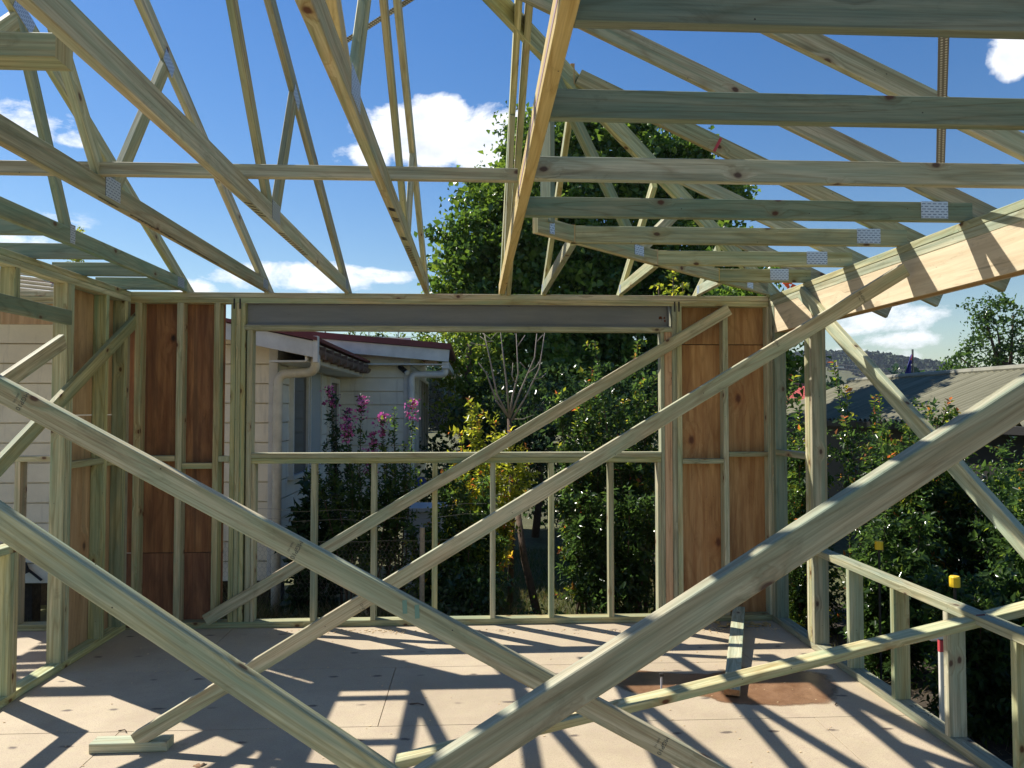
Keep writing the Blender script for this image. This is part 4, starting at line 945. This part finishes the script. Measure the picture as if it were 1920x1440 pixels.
# golden tipped shrubs
myrtle('golden_shrub', (bp3(900, 1120, 7.6)[0], 7.6, GZ), [bp3(880, 745, 7.6), bp3(895, 790, 7.6), bp3(862, 810, 7.5), bp3(930, 790, 7.6), bp3(960, 800, 7.7), bp3(985, 835, 7.6), bp3(845, 850, 7.5), bp3(915, 850, 7.3), bp3(940, 880, 7.3), bp3(990, 870, 7.5), bp3(870, 890, 7.4)], 'golden green shrub with orange tips left of centre beyond the window', 'shrub', GP, m='leaf_gold', leaf=.052, tip_tone=.55, twigs=8, spread=.16)
myrtle('crepe_myrtle', (bp3(880, 1130, 6.9)[0], 6.9, GZ), [bp3(840, 880, 6.9), bp3(870, 900, 6.9), bp3(905, 900, 6.9), bp3(860, 960, 6.8), bp3(900, 970, 6.8), bp3(830, 930, 6.9), bp3(925, 1000, 6.9), bp3(880, 1020, 6.7)], 'bushy green shrub just outside the sill left of centre', 'shrub', GP, leaf=.055, tip_tone=.3, twigs=10, spread=.17, m='leaf_myrtle')
myrtle('crepe_myrtle', (bp3(1090, 1110, 7.6)[0], 7.6, GZ), [bp3(1045, 735, 7.6), bp3(1095, 730, 7.6), bp3(1130, 760, 7.7), bp3(1080, 790, 7.6), bp3(1050, 830, 7.5), bp3(1120, 830, 7.5), bp3(1090, 860, 7.4), bp3(1055, 900, 7.3), bp3(1140, 890, 7.4), bp3(1110, 690, 7.8)], 'red tipped green shrub right of centre beyond the window', 'shrub', GP, leaf=.05, tip_tone=.45, twigs=10, spread=.17)
myrtle('crepe_myrtle', (bp3(1190, 1110, 7.4)[0], 7.4, GZ), [bp3(1115, 640, 7.6), bp3(1195, 640, 7.8), bp3(1230, 700, 7.4), bp3(1200, 720, 7.4), bp3(1225, 770, 7.4), bp3(1170, 750, 7.6), bp3(1190, 820, 7.3), bp3(1235, 840, 7.3), bp3(1160, 880, 7.3), bp3(1215, 900, 7.2)], 'tall many stemmed shrub at the right end of the window opening', 'shrub', GP, leaf=.05, tip_tone=.4, twigs=10, spread=.16)
myrtle('crepe_myrtle', (bp3(1160, 1120, 6.9)[0], 6.9, GZ), [bp3(1060, 930, 7), bp3(1100, 920, 7), bp3(1140, 930, 6.9), bp3(1180, 920, 6.9), bp3(1220, 930, 6.9), bp3(1080, 980, 6.9), bp3(1120, 1000, 6.9), bp3(1240, 990, 6.9)], 'glossy dark shrub low behind the sill at the right', 'shrub', GP, leaf=.055, tip_tone=.05, twigs=11, spread=.17, low=.4)
for k, (a, b, w) in enumerate((((1172, 1165), (1180, 1020), .02), ((1205, 1160), (1212, 1010), .028), ((1190, 1165), (1192, 1040), .016), ((1225, 1160), (1222, 1020), .02))):
    p = PZ(a[0], a[1], GZ); p.y = 7.1; q = Vector(bp3(*b, 7.2)); p.z = GZ; p.x = bp3(a[0], a[1], 7.1)[0]
    o = MB().tube([p, (p+q)/2+Vector((.03, 0, 0)), q], [w, w*.8, w*.6], 7).build('tree_stem', M['bark'], None, loc=p, smooth=True); tag(o, ['bare brown stem under the right shrub, leftmost of four', 'bare brown stem under the right shrub, third of four and thickest', 'bare brown stem under the right shrub, second and thinnest', 'bare brown stem under the right shrub, rightmost of four'][k], 'stem', 'bare stems under the shrubs')
q = Vector(bp3(968, 940, 7.8)); p = Vector((bp3(1015, 1150, 7.4)[0], 7.4, GZ))
tag(MB().tube([p, (p+q)/2+Vector((-.04, 0, .05)), q], [.045, .036, .028], 9).build('leaning_trunk', M['bark'], None, loc=p, smooth=True), 'leaning reddish brown trunk seen through the studs right of centre', 'trunk')
# bare branched sapling
sp = thing('bare_sapling', (bp3(952, 1000, 8.2)[0], 8.2, GZ), 'leafless pale branched sapling in the centre of the window opening', 'tree')
tr0 = Vector((bp3(956, 800, 8.2)[0], 8.2, GZ)); tr1 = Vector(bp3(955, 785, 8.2))
trunk('trunk', sp, [tr0, tr0.lerp(tr1, .5)+Vector((.03, 0, 0)), tr1], [.035, .03, .024], 'bark')
for bs in ([(955, 785), (930, 750), (912, 700), (897, 680)], [(955, 785), (932, 740), (918, 670), (908, 625)], [(955, 785), (962, 740), (972, 700), (968, 625)], [(955, 785), (975, 735), (1003, 670), (1007, 625)], [(958, 790), (985, 745), (1012, 690), (1021, 622)], [(955, 785), (950, 720), (945, 680), (938, 620)],
    [(990, 700), (1005, 688), (1015, 672)], [(966, 718), (960, 705), (962, 680)], [(1000, 712), (1015, 708), (1024, 700)], [(985, 690), (975, 680)], [(925, 640), (912, 640), (900, 630)], [(912, 648), (895, 646), (880, 642)], [(905, 625), (920, 636), (934, 622)], [(970, 650), (985, 628)], [(1007, 640), (1018, 628)], [(955, 786), (980, 786), (1000, 778)]):
    pts = [Vector(bp3(x, y, 8.2))+Vector((0, random.uniform(-.05, .05) if i else 0, 0)) for i, (x, y) in enumerate(bs)]
    trunk('branch', sp, pts, [(.012 if len(bs) > 3 else .006)*(1-.2*i) for i in range(len(pts))], 'bark_grey', 6)

for (cx_, cy2, w_, h_, lb, mt_, tn) in ((1.25, 6.75, .32, .75, 'low leafy shrub against the wall, right of the leaning trunk', 'leaf_myrtle', .55), (-.05, 6.6, .30, .8, 'low glossy shrub against the wall below the golden shrub', 'leaf_dark', .8), (1.85, 6.8, .28, .7, 'low shrub against the wall at the foot of the brown stems', 'leaf_myrtle', .5), (.55, 6.5, .22, .40, 'small low shrub against the wall at the foot of the leaning trunk', 'leaf_myrtle', .8)):
    s = thing('ground_shrub', (cx_, cy2, GZ), lb, 'shrub', GP)
    P_, T_ = clumps([((cx_, cy2, GZ+h_*.5), (w_, w_*.7, h_*.55))], 1500, .8, .16, 22); leaves('foliage', P_, .05, mt_, s, tone=T_*tn, asp=.55, up=.5)
    trunk('stem', s, [(cx_, cy2, GZ), (cx_+.03, cy2, GZ+h_*.7)], [.02, .01])
# --- hedge along the right side
def hedge(i, X, Y, w, h, n, label, tt, leaf=.05, m='leaf_myrtle'):
    tips = [(X+random.uniform(-w, w), Y+random.uniform(-w, w), GZ+h*random.uniform(.55, 1.0)) for _ in range(n)]
    return myrtle('hedge_shrub', (X, Y, GZ), tips, label, 'shrub', 'hedge shrubs along the right side', m=m, leaf=leaf, tip_tone=tt, twigs=11, spread=.22, low=.08, dens=.9)
hs = [(3.2, 7.0, .4, 2.35, 9, 'hedge shrub seen between the corner post and the thick post', .4), (3.75, 6.6, .42, 2.25, 9, 'hedge shrub just right of the thick post, red young tips', .5), (4.3, 6.2, .45, 2.1, 9, 'hedge shrub below the shed roof eave, second right of the post', .4), (4.1, 5.3, .42, 1.95, 9, 'dark hedge shrub behind the first short studs', .2),
  (4.6, 7.4, .5, 2.2, 8, 'farther hedge shrub under the middle of the shed roof', .35), (5.0, 5.9, .5, 2.0, 9, 'hedge shrub right of the sunlit wall brace', .35), (4.2, 4.4, .4, 1.6, 9, 'dark hedge shrub behind the yellow capped stake', .1), (4.9, 4.9, .45, 1.85, 9, 'sunlit yellow green hedge shrub at the right edge', .45), (5.6, 5.4, .5, 1.9, 7, 'hedge shrub at the far right edge below the shed wall', .4),
  (3.3, 5.9, .35, 1.6, 8, 'low shaded shrub right outside the thick post', .1), (3.9, 3.7, .3, 1.2, 7, 'low shrub at the right edge near the camera', .2), (2.95, 8.0, .45, 2.0, 7, 'hedge shrub behind the back right corner post', .2), (5.3, 6.9, .5, 2.25, 9, 'hedge shrub below the right part of the shed roof', .35), (3.35, 4.9, .3, 1.25, 8, 'dark low hedge shrub behind the short studs nearest the thick post', .05), (3.6, 4.2, .3, 1.2, 8, 'dark low hedge shrub between the yellow capped stakes', .05)]
for i, a in enumerate(hs): hedge(i, *a)
myrtle('tall_shoot', (3.9, 7.4, GZ), [bp3(1562, 678, 7.4), bp3(1588, 725, 7.4), bp3(1640, 742, 7.3)], 'tall thin shoots rising right of the thick post against the hill', 'shrub', None, leaf=.055, tip_tone=.5, twigs=2, spread=.08)
myrtle('tall_shoot', (3.9, 6.9, GZ), [bp3(1648, 740, 6.9), bp3(1782, 748, 6.6), bp3(1745, 765, 6.6)], 'leafy shoots in front of the shed roof', 'shrub', None, leaf=.05, tip_tone=.45, twigs=1, spread=.07)
myrtle('tall_shoot', (2.75, 7.3, GZ), [bp3(1490, 705, 7.3), bp3(1500, 760, 7.2)], 'arching shoot between the corner post and the thick post', 'shrub', None, leaf=.06, tip_tone=.4, twigs=2, spread=.08)
tp = thing('climbing_shrub', (bp3(1255, 545, 9)[0], 9, GZ), 'leafy sprig rising over the top plate right of centre', 'shrub')
tips = [bp3(1262, 505, 9), bp3(1235, 530, 9), bp3(1280, 530, 9)]; P_ = []
for t in tips:
    trunk('stem', tp, [(bp3(1255, 545, 9)[0], 9, GZ), (t[0], 9, 1.5), t], [.02, .012, .005])
    for j in range(46): P_.append((t[0]+random.gauss(0, .05), 9+random.gauss(0, .05), t[2]-random.random()*.4))
leaves('foliage', P_, .075, 'leaf_gold', tp, tone=rng.random(len(P_))*.7)

# --- grass
def grass(name, x0, x1, y0, y1, n, h, m, label, kindlabel=True, wd=.006, lean=.35):
    X = rng.uniform(x0, x1, n); Y = rng.uniform(y0, y1, n); cl = .5+.5*np.sin(X*3.1+np.cos(Y*2.3)*2)*np.cos(Y*2.9)
    hh = h*(.35+.65*rng.random(n))*(.6+.5*cl)
    D = np.stack([rng.normal(0, lean, n), rng.normal(0, lean, n), np.ones(n)], 1); D /= np.linalg.norm(D, axis=1, keepdims=True)
    P = np.stack([X, Y, np.full(n, GZ)], 1)+D*hh[:, None]*.5
    o = leaves_len(name, P, D, hh, wd, m); tag(o, label, 'grass', None, 'stuff'); return o
def leaves_len(name, P, D, L, W, m):
    n = len(P); Nn = rng.normal(size=(n, 3)); Sd = np.cross(D, Nn); Sd /= np.linalg.norm(Sd, axis=1, keepdims=True)
    bend_ = rng.normal(size=(n, 3))*.18*L[:, None]; bend_[:, 2] = -abs(bend_[:, 2])
    a = P-D*L[:, None]*.5-Sd*W*.5; b = P-D*L[:, None]*.5+Sd*W*.5; c = P+Sd*W*.4; d = P-Sd*W*.4; e = P+D*L[:, None]*.5+bend_
    V = np.stack([a, b, c, d, e], 1).reshape(-1, 3); I = np.arange(n)*5
    Fc = np.stack([I, I+1, I+2, I, I+2, I+3, I+3, I+2, I+4], 1).reshape(-1)
    me = bpy.data.meshes.new(name); me.vertices.add(5*n); me.vertices.foreach_set('co', V.ravel()); me.loops.add(9*n); me.loops.foreach_set('vertex_index', Fc.astype(np.int32)); me.polygons.add(3*n)
    me.polygons.foreach_set('loop_start', (np.arange(3*n)*3).astype(np.int32)); me.polygons.foreach_set('loop_total', np.full(3*n, 3, np.int32)); me.update(calc_edges=True)
    at = me.attributes.new('tone', 'FLOAT', 'POINT'); at.data.foreach_set('value', np.repeat(rng.random(n), 5).astype(np.float32))
    me.materials.append(M[m]); o = bpy.data.objects.new(name, me); COL.objects.link(o); return o
grass('tall_grass', -2.5, .3, 5.95, 7.5, 17000, .6, 'grass', 'tall rough grass between the wall and the neighbouring house')
grass('tall_grass', -2.3, .4, 5.95, 7.2, 5500, .62, 'straw', 'dry stalks mixed in the tall grass beyond the sill')
grass('lawn', -.2, 3.4, 6.2, 11.5, 26000, .16, 'grass', 'sunlit lawn beyond the studs', wd=.007)
grass('dry_grass', 2.45, 5.2, 1.6, 6.4, 16000, .22, 'straw', 'dry straw coloured grass below the low right wall', lean=1.1)
grass('weeds', -6, -2.5, 6.0, 7.5, 16000, .25, 'grass', 'low weeds under the neighbouring house wall')
mb = MB(); mb.prism([(2.4, 1), (5.6, 1), (6.5, 8), (2.4, 8)], 'z', GZ+.06, GZ+.075); tag(mb.build('soil_bank', M['soil']), 'dark soil strip beside the floor', None, None, 'structure')

# --- stakes outside the right wall
for (px, py, Y, lb) in ((1790, 1090, 3.85, 'yellow capped black picket outside the low wall at the right'), (1648, 1022, 4.9, 'yellow capped picket half hidden in the hedge')):
    c = PY(px, py, Y); st = thing('star_picket', (c.x, c.y, GZ), lb, 'stake', 'yellow capped pickets')
    MB().tube([Vector((c.x, c.y, GZ)), c], .008, 6).build('picket', M['black'], st)
    MB().tube([c-Vector((0, 0, .028)), c+Vector((0, 0, .022)), c+Vector((0, 0, .028))], [.026, .026, .022], 14).build('cap', M['yellow'], st)
pg = thing('survey_peg', (0, 0, 0), 'white survey peg with a red band outside the low right wall', 'peg'); c = PY(1767, 1250, 3.9); pg.location = (c.x, c.y, GZ)
t_ = PY(1767, 1200, 3.9); MB().bar((c.x, c.y, GZ), (c.x, c.y, t_.z), .035, .02, (0, 1, 0)).build('peg', M['white'], pg); MB().bar((c.x, c.y, t_.z-.0), (c.x, c.y, t_.z-.06), .038, .023, (0, 1, 0)).build('red_band', M['red'], pg)
a = PY(1745, 1188, 4.1); tag(MB().box((a.x-.02, a.x+.16), (4.05, 4.15), (a.z-.03, a.z+.03), .01).build('white_profile_board', M['white'], None, loc=a), 'small white board behind the studs of the low right wall', 'board')

# ================================================================== RIGHT BACKGROUND
sd = thing('garden_shed', (8.4, 13, GZ), 'low shed with a weathered grey corrugated roof beyond the hedge', 'shed')
ze, zr, xe_, xr_ = 1.45, 2.24, 6.35, 8.45
mb = MB(); nxs = 90; y0s, y1s = 8.2, 16.4
def rows(x0, zz0, x1, zz1, mm, name):
    mb = MB(); n = int((y1s-y0s)/.15*6); b = 0
    for k in range(n+1):
        y = y0s+(y1s-y0s)*k/n; hgt = .03*math.sin(y*2*math.pi/.15)
        mb.v += [Vector((x0, y, zz0+hgt)), Vector((x1, y, zz1+hgt))]
    for k in range(n): mb.f.append((2*k, 2*k+1, 2*k+3, 2*k+2)); mb.uv.append([(0, 0)]*4)
    return mb.build(name, M[mm], sd)
rows(xe_, ze, xr_, zr, 'shedroof', 'roof'); rows(xr_, zr, xr_+2.1, ze, 'shedroof', 'roof')
MB().tube([(xr_, y0s, zr+.03), (xr_, y1s+.1, zr+.03)], .06, 8).build('ridge_cap', M['ridge'], sd)
box('wall', sd, (xe_+.25, xe_+.33), (y0s+.1, y1s-.1), (GZ, ze+.08), 'iron', .002); box('wall', sd, (xe_+.33, xr_+1.8), (y1s-.2, y1s-.1), (GZ, ze+.08), 'iron', .002)
box('gutter', sd, (xe_-.06, xe_+.04), (y0s, y1s), (ze-.12, ze-.02), 'iron')
# red roofed house far off
fr = thing('far_house', (20, 46, GZ), 'distant house with a red corrugated roof right of the corner post', 'house')
a = PY(1440, 757, 44); b = PY(1592, 757, 44)
MB().prism([(44, a.z), (49, a.z+1.1), (49, a.z+1.25), (44, a.z+.1)], 'x', a.x, b.x).build('roof', M['farred'], fr); box('wall', fr, (a.x+.3, b.x-.3), (44.6, 50), (GZ, a.z), 'white'); box('ridge', fr, (a.x, b.x), (48.9, 49.2), (a.z+1.15, a.z+1.4), 'gutter')
ws_ = thing('white_bush', (bp3(1492, 760, 30)[0], 30, GZ), 'pale rounded blossoming bush below the red roof', 'shrub')
P_, T_ = clumps([blob(1492, 770, 22, 30)], 200, .4, .2, 20); leaves('foliage', P_, .14, 'straw', ws_, tone=T_*.2+.8)
# flag
fl = thing('flagpole', (bp3(1711, 700, 26)[0], 26, GZ), 'dark blue flag hanging limp from a pole above the shed roof', 'flagpole')
c = PY(1711, 655, 26); MB().tube([Vector((c.x, 26, GZ)), c], .035, 6).build('pole', M['wire'], fl)
ft = PY(1710, 664, 26).z; fb = PY(1710, 712, 26).z; mb = MB(); n1, n2 = 10, 14
for j in range(n2+1):
    v = j/n2; wdt = .03+.26*min(1, v*1.6)
    for i in range(n1+1):
        u = i/n1; mb.v.append(Vector((c.x-.03-wdt*u+.02*math.sin(v*5), 26+.05*math.sin(u*9+v*3), ft+(fb-ft)*v-.05*u)))
for j in range(n2):
    for i in range(n1):
        a = j*(n1+1)+i; mb.f.append((a, a+1, a+n1+2, a+n1+1)); mb.uv.append([(0, 0)]*4)
fo = mb.build('flag', M['flag'], fl, smooth=True)
mb = MB()
for (u, w) in ((.10, .42), (.16, .9), (.22, .97), (.06, .85)):
    q = Vector((c.x-.03-.26*u*2.2, 25.93, ft+(fb-ft)*w)); 
    st_ = [(q.x+math.cos(k*math.pi/7-math.pi/2)*(.035 if k % 2 == 0 else .016), q.z+math.sin(k*math.pi/7-math.pi/2)*(.035 if k % 2 == 0 else .016)) for k in range(14)]; mb.prism(st_, 'y', 25.92, 25.93)
mb.build('star', M['white'], fo)
MB().bar(Vector((c.x-.05, 25.93, ft-.03)), Vector((c.x-.10, 25.93, ft-.22)), .01, .04, (1, 0, 0)).build('red_stripe', M['red'], fo)
# power pole and wires
pw = thing('power_pole', (bp3(1570, 700, 120)[0], 120, GZ), 'distant power pole with a white crossarm before the hill', 'power pole')
c = PY(1570, 678, 120); MB().tube([Vector((c.x, 120, GZ)), c], .22, 6).build('pole', M['bark_grey'], pw); q = PY(1570, 689, 120); box('crossarm', pw, (c.x-.9, c.x+.9), (119.6, 119.75), (q.z-.14, q.z+.14), 'white')
for k, (y0_, y1_) in enumerate(((683, 693), (690, 702), (697, 706))):
    a = PY(1570, y0_, 118); b = PY(1800, y1_, 100); mid = (a+b)/2-Vector((0, 0, .4)); e = b+(b-a)*1.0; 
    tag(MB().tube([a, mid, b, e], .035, 4).build('power_line', M['wire'], None, loc=a), ['highest of the three power lines over the shed roof', 'middle one of the three power lines over the shed roof', 'lowest of the three power lines over the shed roof'][k], 'cable', 'power lines on the right')
for k, (y0_, y1_) in enumerate(((622, 633), (628, 640))):
    a = PY(560, y0_, 40); b = PY(860, y1_, 40); tag(MB().tube([a-(b-a), a, (a+b)/2-Vector((0, 0, .1)), b, b+(b-a)], .012, 4).build('power_line', M['wire'], None, loc=a), ['upper of the two wires just above the neighbouring roof', 'lower of the two wires just above the neighbouring roof'][k], 'cable', 'wires above the neighbouring roof')
# tree on the right
rt = thing('broadleaf_tree', (bp3(1880, 700, 22)[0], 22, GZ), 'dark reddish green tree behind the shed at the right edge', 'tree')
BL = [blob(1860, 585, 38, 22), blob(1835, 590, 22, 22), blob(1905, 600, 32, 22), blob(1885, 568, 16, 22), blob(1830, 640, 28, 22), blob(1875, 650, 45, 22), blob(1930, 660, 60, 22), blob(1805, 665, 24, 22), blob(1790, 690, 24, 22), blob(1850, 700, 40, 22), blob(1960, 620, 50, 22), blob(1775, 700, 12, 22)]
P_, T_ = clumps(BL, 110, .8, .26, 18, .4); leaves('foliage', P_, .11, 'leaf_myrtle', rt, tone=T_*.62, asp=.6)
tx = bp3(1890, 700, 22)[0]
trunk('trunk', rt, [(tx, 22, GZ), (tx, 22, 2), (tx-.1, 22, 3.2)], [.2, .16, .08])
for e in (bp3(1845, 590, 22), bp3(1800, 670, 22), bp3(1900, 590, 22), bp3(1870, 620, 22)): trunk('limb', rt, [(tx, 22, 1.6), ((tx+e[0])/2, 22, (2+e[2])/2), e], [.08, .05, .02])
# garden trees in the middle distance between hedge and hill
mt = thing('far_treeline', (14, 60, GZ), 'hazy line of trees below the hill', 'treeline'); mt['kind'] = 'stuff'
P_, T_ = clumps([((x, 75+random.uniform(-6, 6), 1.5+random.uniform(-1, 1.4)), (4, 3, 3.2)) for x in np.arange(-60, 90, 5)], 14, .6, 1.0, 20); o = leaves('foliage', P_, .8, 'leaf_dark', mt, tone=T_, asp=.8)
# hill
prof = [(-900, 60), (1000, 80), (1300, 82), (1440, 92), (1500, 96), (1545, 98), (1590, 91), (1635, 80), (1680, 66), (1730, 58), (1790, 52), (1900, 48), (2200, 70), (2800, 90)]
def ph(px):
    for (a, ha), (b, hb) in zip(prof, prof[1:]):
        if a <= px <= b: t = (px-a)/(b-a); t = t*t*(3-2*t); return ha+(hb-ha)*t
    return 50
mb = MB(); YH = 620; cols = 220; rws = 16
for j in range(rws+1):
    for i in range(cols+1):
        px = -900+3700*i/cols; hpx = ph(px); t = j/rws; Y = YH-260*(1-t); top = hpx*YH/1400
        z = GZ+top*math.sin(t*math.pi/2); x = (px-891)/1400*YH; mb.v.append(Vector((x, Y, z+random.uniform(-1, 1))))
for j in range(rws):
    for i in range(cols): a = j*(cols+1)+i; mb.f.append((a, a+1, a+cols+2, a+cols+1)); mb.uv.append([(0, 0)]*4)
hl = mb.build('hill', M['ground'], smooth=True); tag(hl, 'forested hill on the skyline', None, None, 'structure')
P_ = []; T_ = []
for k in range(2600):
    px = rng.uniform(1430, 1930) if k < 2300 else rng.uniform(-900, 2800); t = rng.random()**.6; Y = YH-260*(1-t); z = GZ+ph(px)*YH/1400*math.sin(t*math.pi/2); x = (px-891)/1400*YH
    r = rng.uniform(2.2, 4.6)*(.7+.3*t); m_ = 26; u = rng.normal(size=(m_, 3)); u /= np.linalg.norm(u, axis=1, keepdims=True); u[:, 2] = abs(u[:, 2])
    P_.append(np.array([x, Y, z+1])+u*r*np.array([1, 1, 1.25])); T_.append(np.clip(rng.random()*.5+.5*rng.random(m_)*u[:, 2], 0, 1))
o = leaves('hill_forest', np.concatenate(P_), 2.6, 'hill', None, tone=np.concatenate(T_), asp=1.0); tag(o, 'dense bluish forest covering the hill', 'forest', None, 'stuff')

# ================================================================== HAZE
hzm = bpy.data.materials.new('haze'); hzm.use_nodes = True; nt = hzm.node_tree; nt.nodes.remove(nt.nodes['Principled BSDF'])
pv = nt.nodes.new('ShaderNodeVolumePrincipled'); pv.inputs['Color'].default_value = (.72, .82, 1, 1); pv.inputs['Density'].default_value = .00022; pv.inputs['Anisotropy'].default_value = .2
nt.links.new(pv.outputs[0], nt.nodes['Material Output'].inputs['Volume'])
M['haze'] = hzm
hb = MB().box((-1500, 1500), (-120, 1300), (GZ-1.2, 95), 0).build('haze', hzm); tag(hb, 'thin bluish haze', None, None, 'stuff')

# ================================================================== LIGHT
sun_dir = Vector((.72, -.515, -1)).normalized()      # direction the light travels
el = math.asin(-sun_dir.z); to = -sun_dir; az = math.atan2(to.x, to.y)
sl_ = bpy.data.lights.new('sun', 'SUN'); sl_.energy = 5.0; sl_.angle = R(.5); sl_.color = (1, .95, .86)
so = bpy.data.objects.new('sun', sl_); COL.objects.link(so); so.rotation_euler = sun_dir.to_track_quat('-Z', 'Y').to_euler()
w = bpy.data.worlds.new('World'); S.world = w; w.use_nodes = True; nt = w.node_tree; n = N(nt); bg = nt.nodes['Background']
sky = n('TexSky', sky_type='NISHITA', sun_disc=False, sun_elevation=el, sun_rotation=az, air_density=1.3, dust_density=.12, ozone_density=2.2)
tc = n('TexCoord').outputs['Generated']
nrmv = n('VectorMath', {0: tc}, operation='NORMALIZE').outputs[0]
sky_c = n('HueSaturation', {'Color': sky.outputs[0], 'Saturation': 1.4, 'Hue': .511, 'Value': 1.0}).outputs[0]
def rdir(px, py): return ray(px, py).normalized()
masks = None
big = n('TexNoise', {'Vector': n('Mapping', {'Vector': nrmv, 'Scale': (1, 1, 1.7)}).outputs[0], 'Scale': 10., 'Detail': 9., 'Roughness': .66, 'Distortion': .25}).outputs[0]
def cloud(px, py, rx, ry, amt, soft=.45):
    """elliptical patch of sky in which cloud grows: directions on the celestial sphere"""
    c = rdir(px, py); e1 = Vector((0, 0, 1)).cross(c).normalized()*-1; e2 = c.cross(e1).normalized()
    if e2.z < 0: e2 = -e2
    u = n('VectorMath', {0: nrmv, 1: tuple(e1)}, operation='DOT_PRODUCT').outputs['Value']; v = n('VectorMath', {0: nrmv, 1: tuple(e2)}, operation='DOT_PRODUCT').outputs['Value']
    f = n('VectorMath', {0: nrmv, 1: tuple(c)}, operation='DOT_PRODUCT').outputs['Value']
    a = n.math('DIVIDE', u, rx/F); b = n.math('DIVIDE', v, ry/F)
    d = n.math('SQRT', n.math('ADD', n.math('MULTIPLY', a, a), n.math('MULTIPLY', b, b)))
    m_ = n('MapRange', {0: d, 1: soft, 2: 1.25, 3: amt, 4: 0.}).outputs[0]
    m_ = n.math('MULTIPLY', m_, n.math('GREATER_THAN', f, 0.0)); return m_, v, b
lst = [(800, 258, 165, 62, 1.15), (930, 270, 130, 75, 1.15), (735, 225, 70, 35, 1.0), (830, 215, 80, 38, 1.), (700, 290, 60, 35, .9), (640, 290, 40, 30, .5), (545, 518, 190, 36, .95), (700, 518, 90, 20, .7), (360, 545, 60, 30, .8), (40, 220, 85, 45, .72), (140, 262, 38, 20, .7), (110, 205, 60, 40, .55), (1905, 95, 42, 45, 1.0), (1960, 60, 80, 50, 1), (1670, 592, 125, 34, .74), (1590, 610, 60, 26, .55), (1700, 640, 90, 24, .62), (1640, 668, 140, 20, .62), (-300, 400, 300, 80, 1.), (400, 700, 500, 60, .7)]
tot = None
for c_ in lst:
    m_, v, b = cloud(*c_); tot = m_ if tot is None else n.math('MAXIMUM', tot, m_)
fld = n.math('SUBTRACT', n.math('ADD', tot, n.math('MULTIPLY', n.math('SUBTRACT', big, .5), 2.3)), .50)
cov = n('MapRange', {0: fld, 1: .0, 2: .36, 3: 0., 4: 1.}).outputs[0]
cov = n.math('MULTIPLY', cov, n('MapRange', {0: tot, 1: .02, 2: .3, 3: 0., 4: 1.}).outputs[0])
# shading inside the clouds: denser parts a little greyer
shade_n = n('TexNoise', {'Vector': n('Mapping', {'Vector': nrmv, 'Scale': (1, 1, 2.2), 'Location': (0, 0, .03)}).outputs[0], 'Scale': 14., 'Detail': 6., 'Roughness': .55}).outputs[0]
dens = n('MapRange', {0: fld, 1: .3, 2: 1.1, 3: 0., 4: 1.}).outputs[0]
gsh = n.math('MULTIPLY', dens, n.ramp(shade_n, [(.36, (0,)*3), (.6, (1,)*3)]))
K = 10.6
ccol = n.mix(gsh, (K*1.0, K*1.02, K*1.05, 1), (K*.60, K*.66, K*.78, 1))
fin = n.mix(n.math('MULTIPLY', cov, .96), sky_c, ccol)
n.link(fin, bg.inputs['Color']); bg.inputs['Strength'].default_value = .075
S.view_settings.view_transform = 'Standard'; S.view_settings.look = 'None'; S.view_settings.exposure = .6; S.view_settings.gamma = 1
S.cycles.volume_bounces = 0; S.cycles.max_bounces = 6; S.cycles.diffuse_bounces = 3; S.cycles.transparent_max_bounces = 8; S.cycles.use_denoising = True
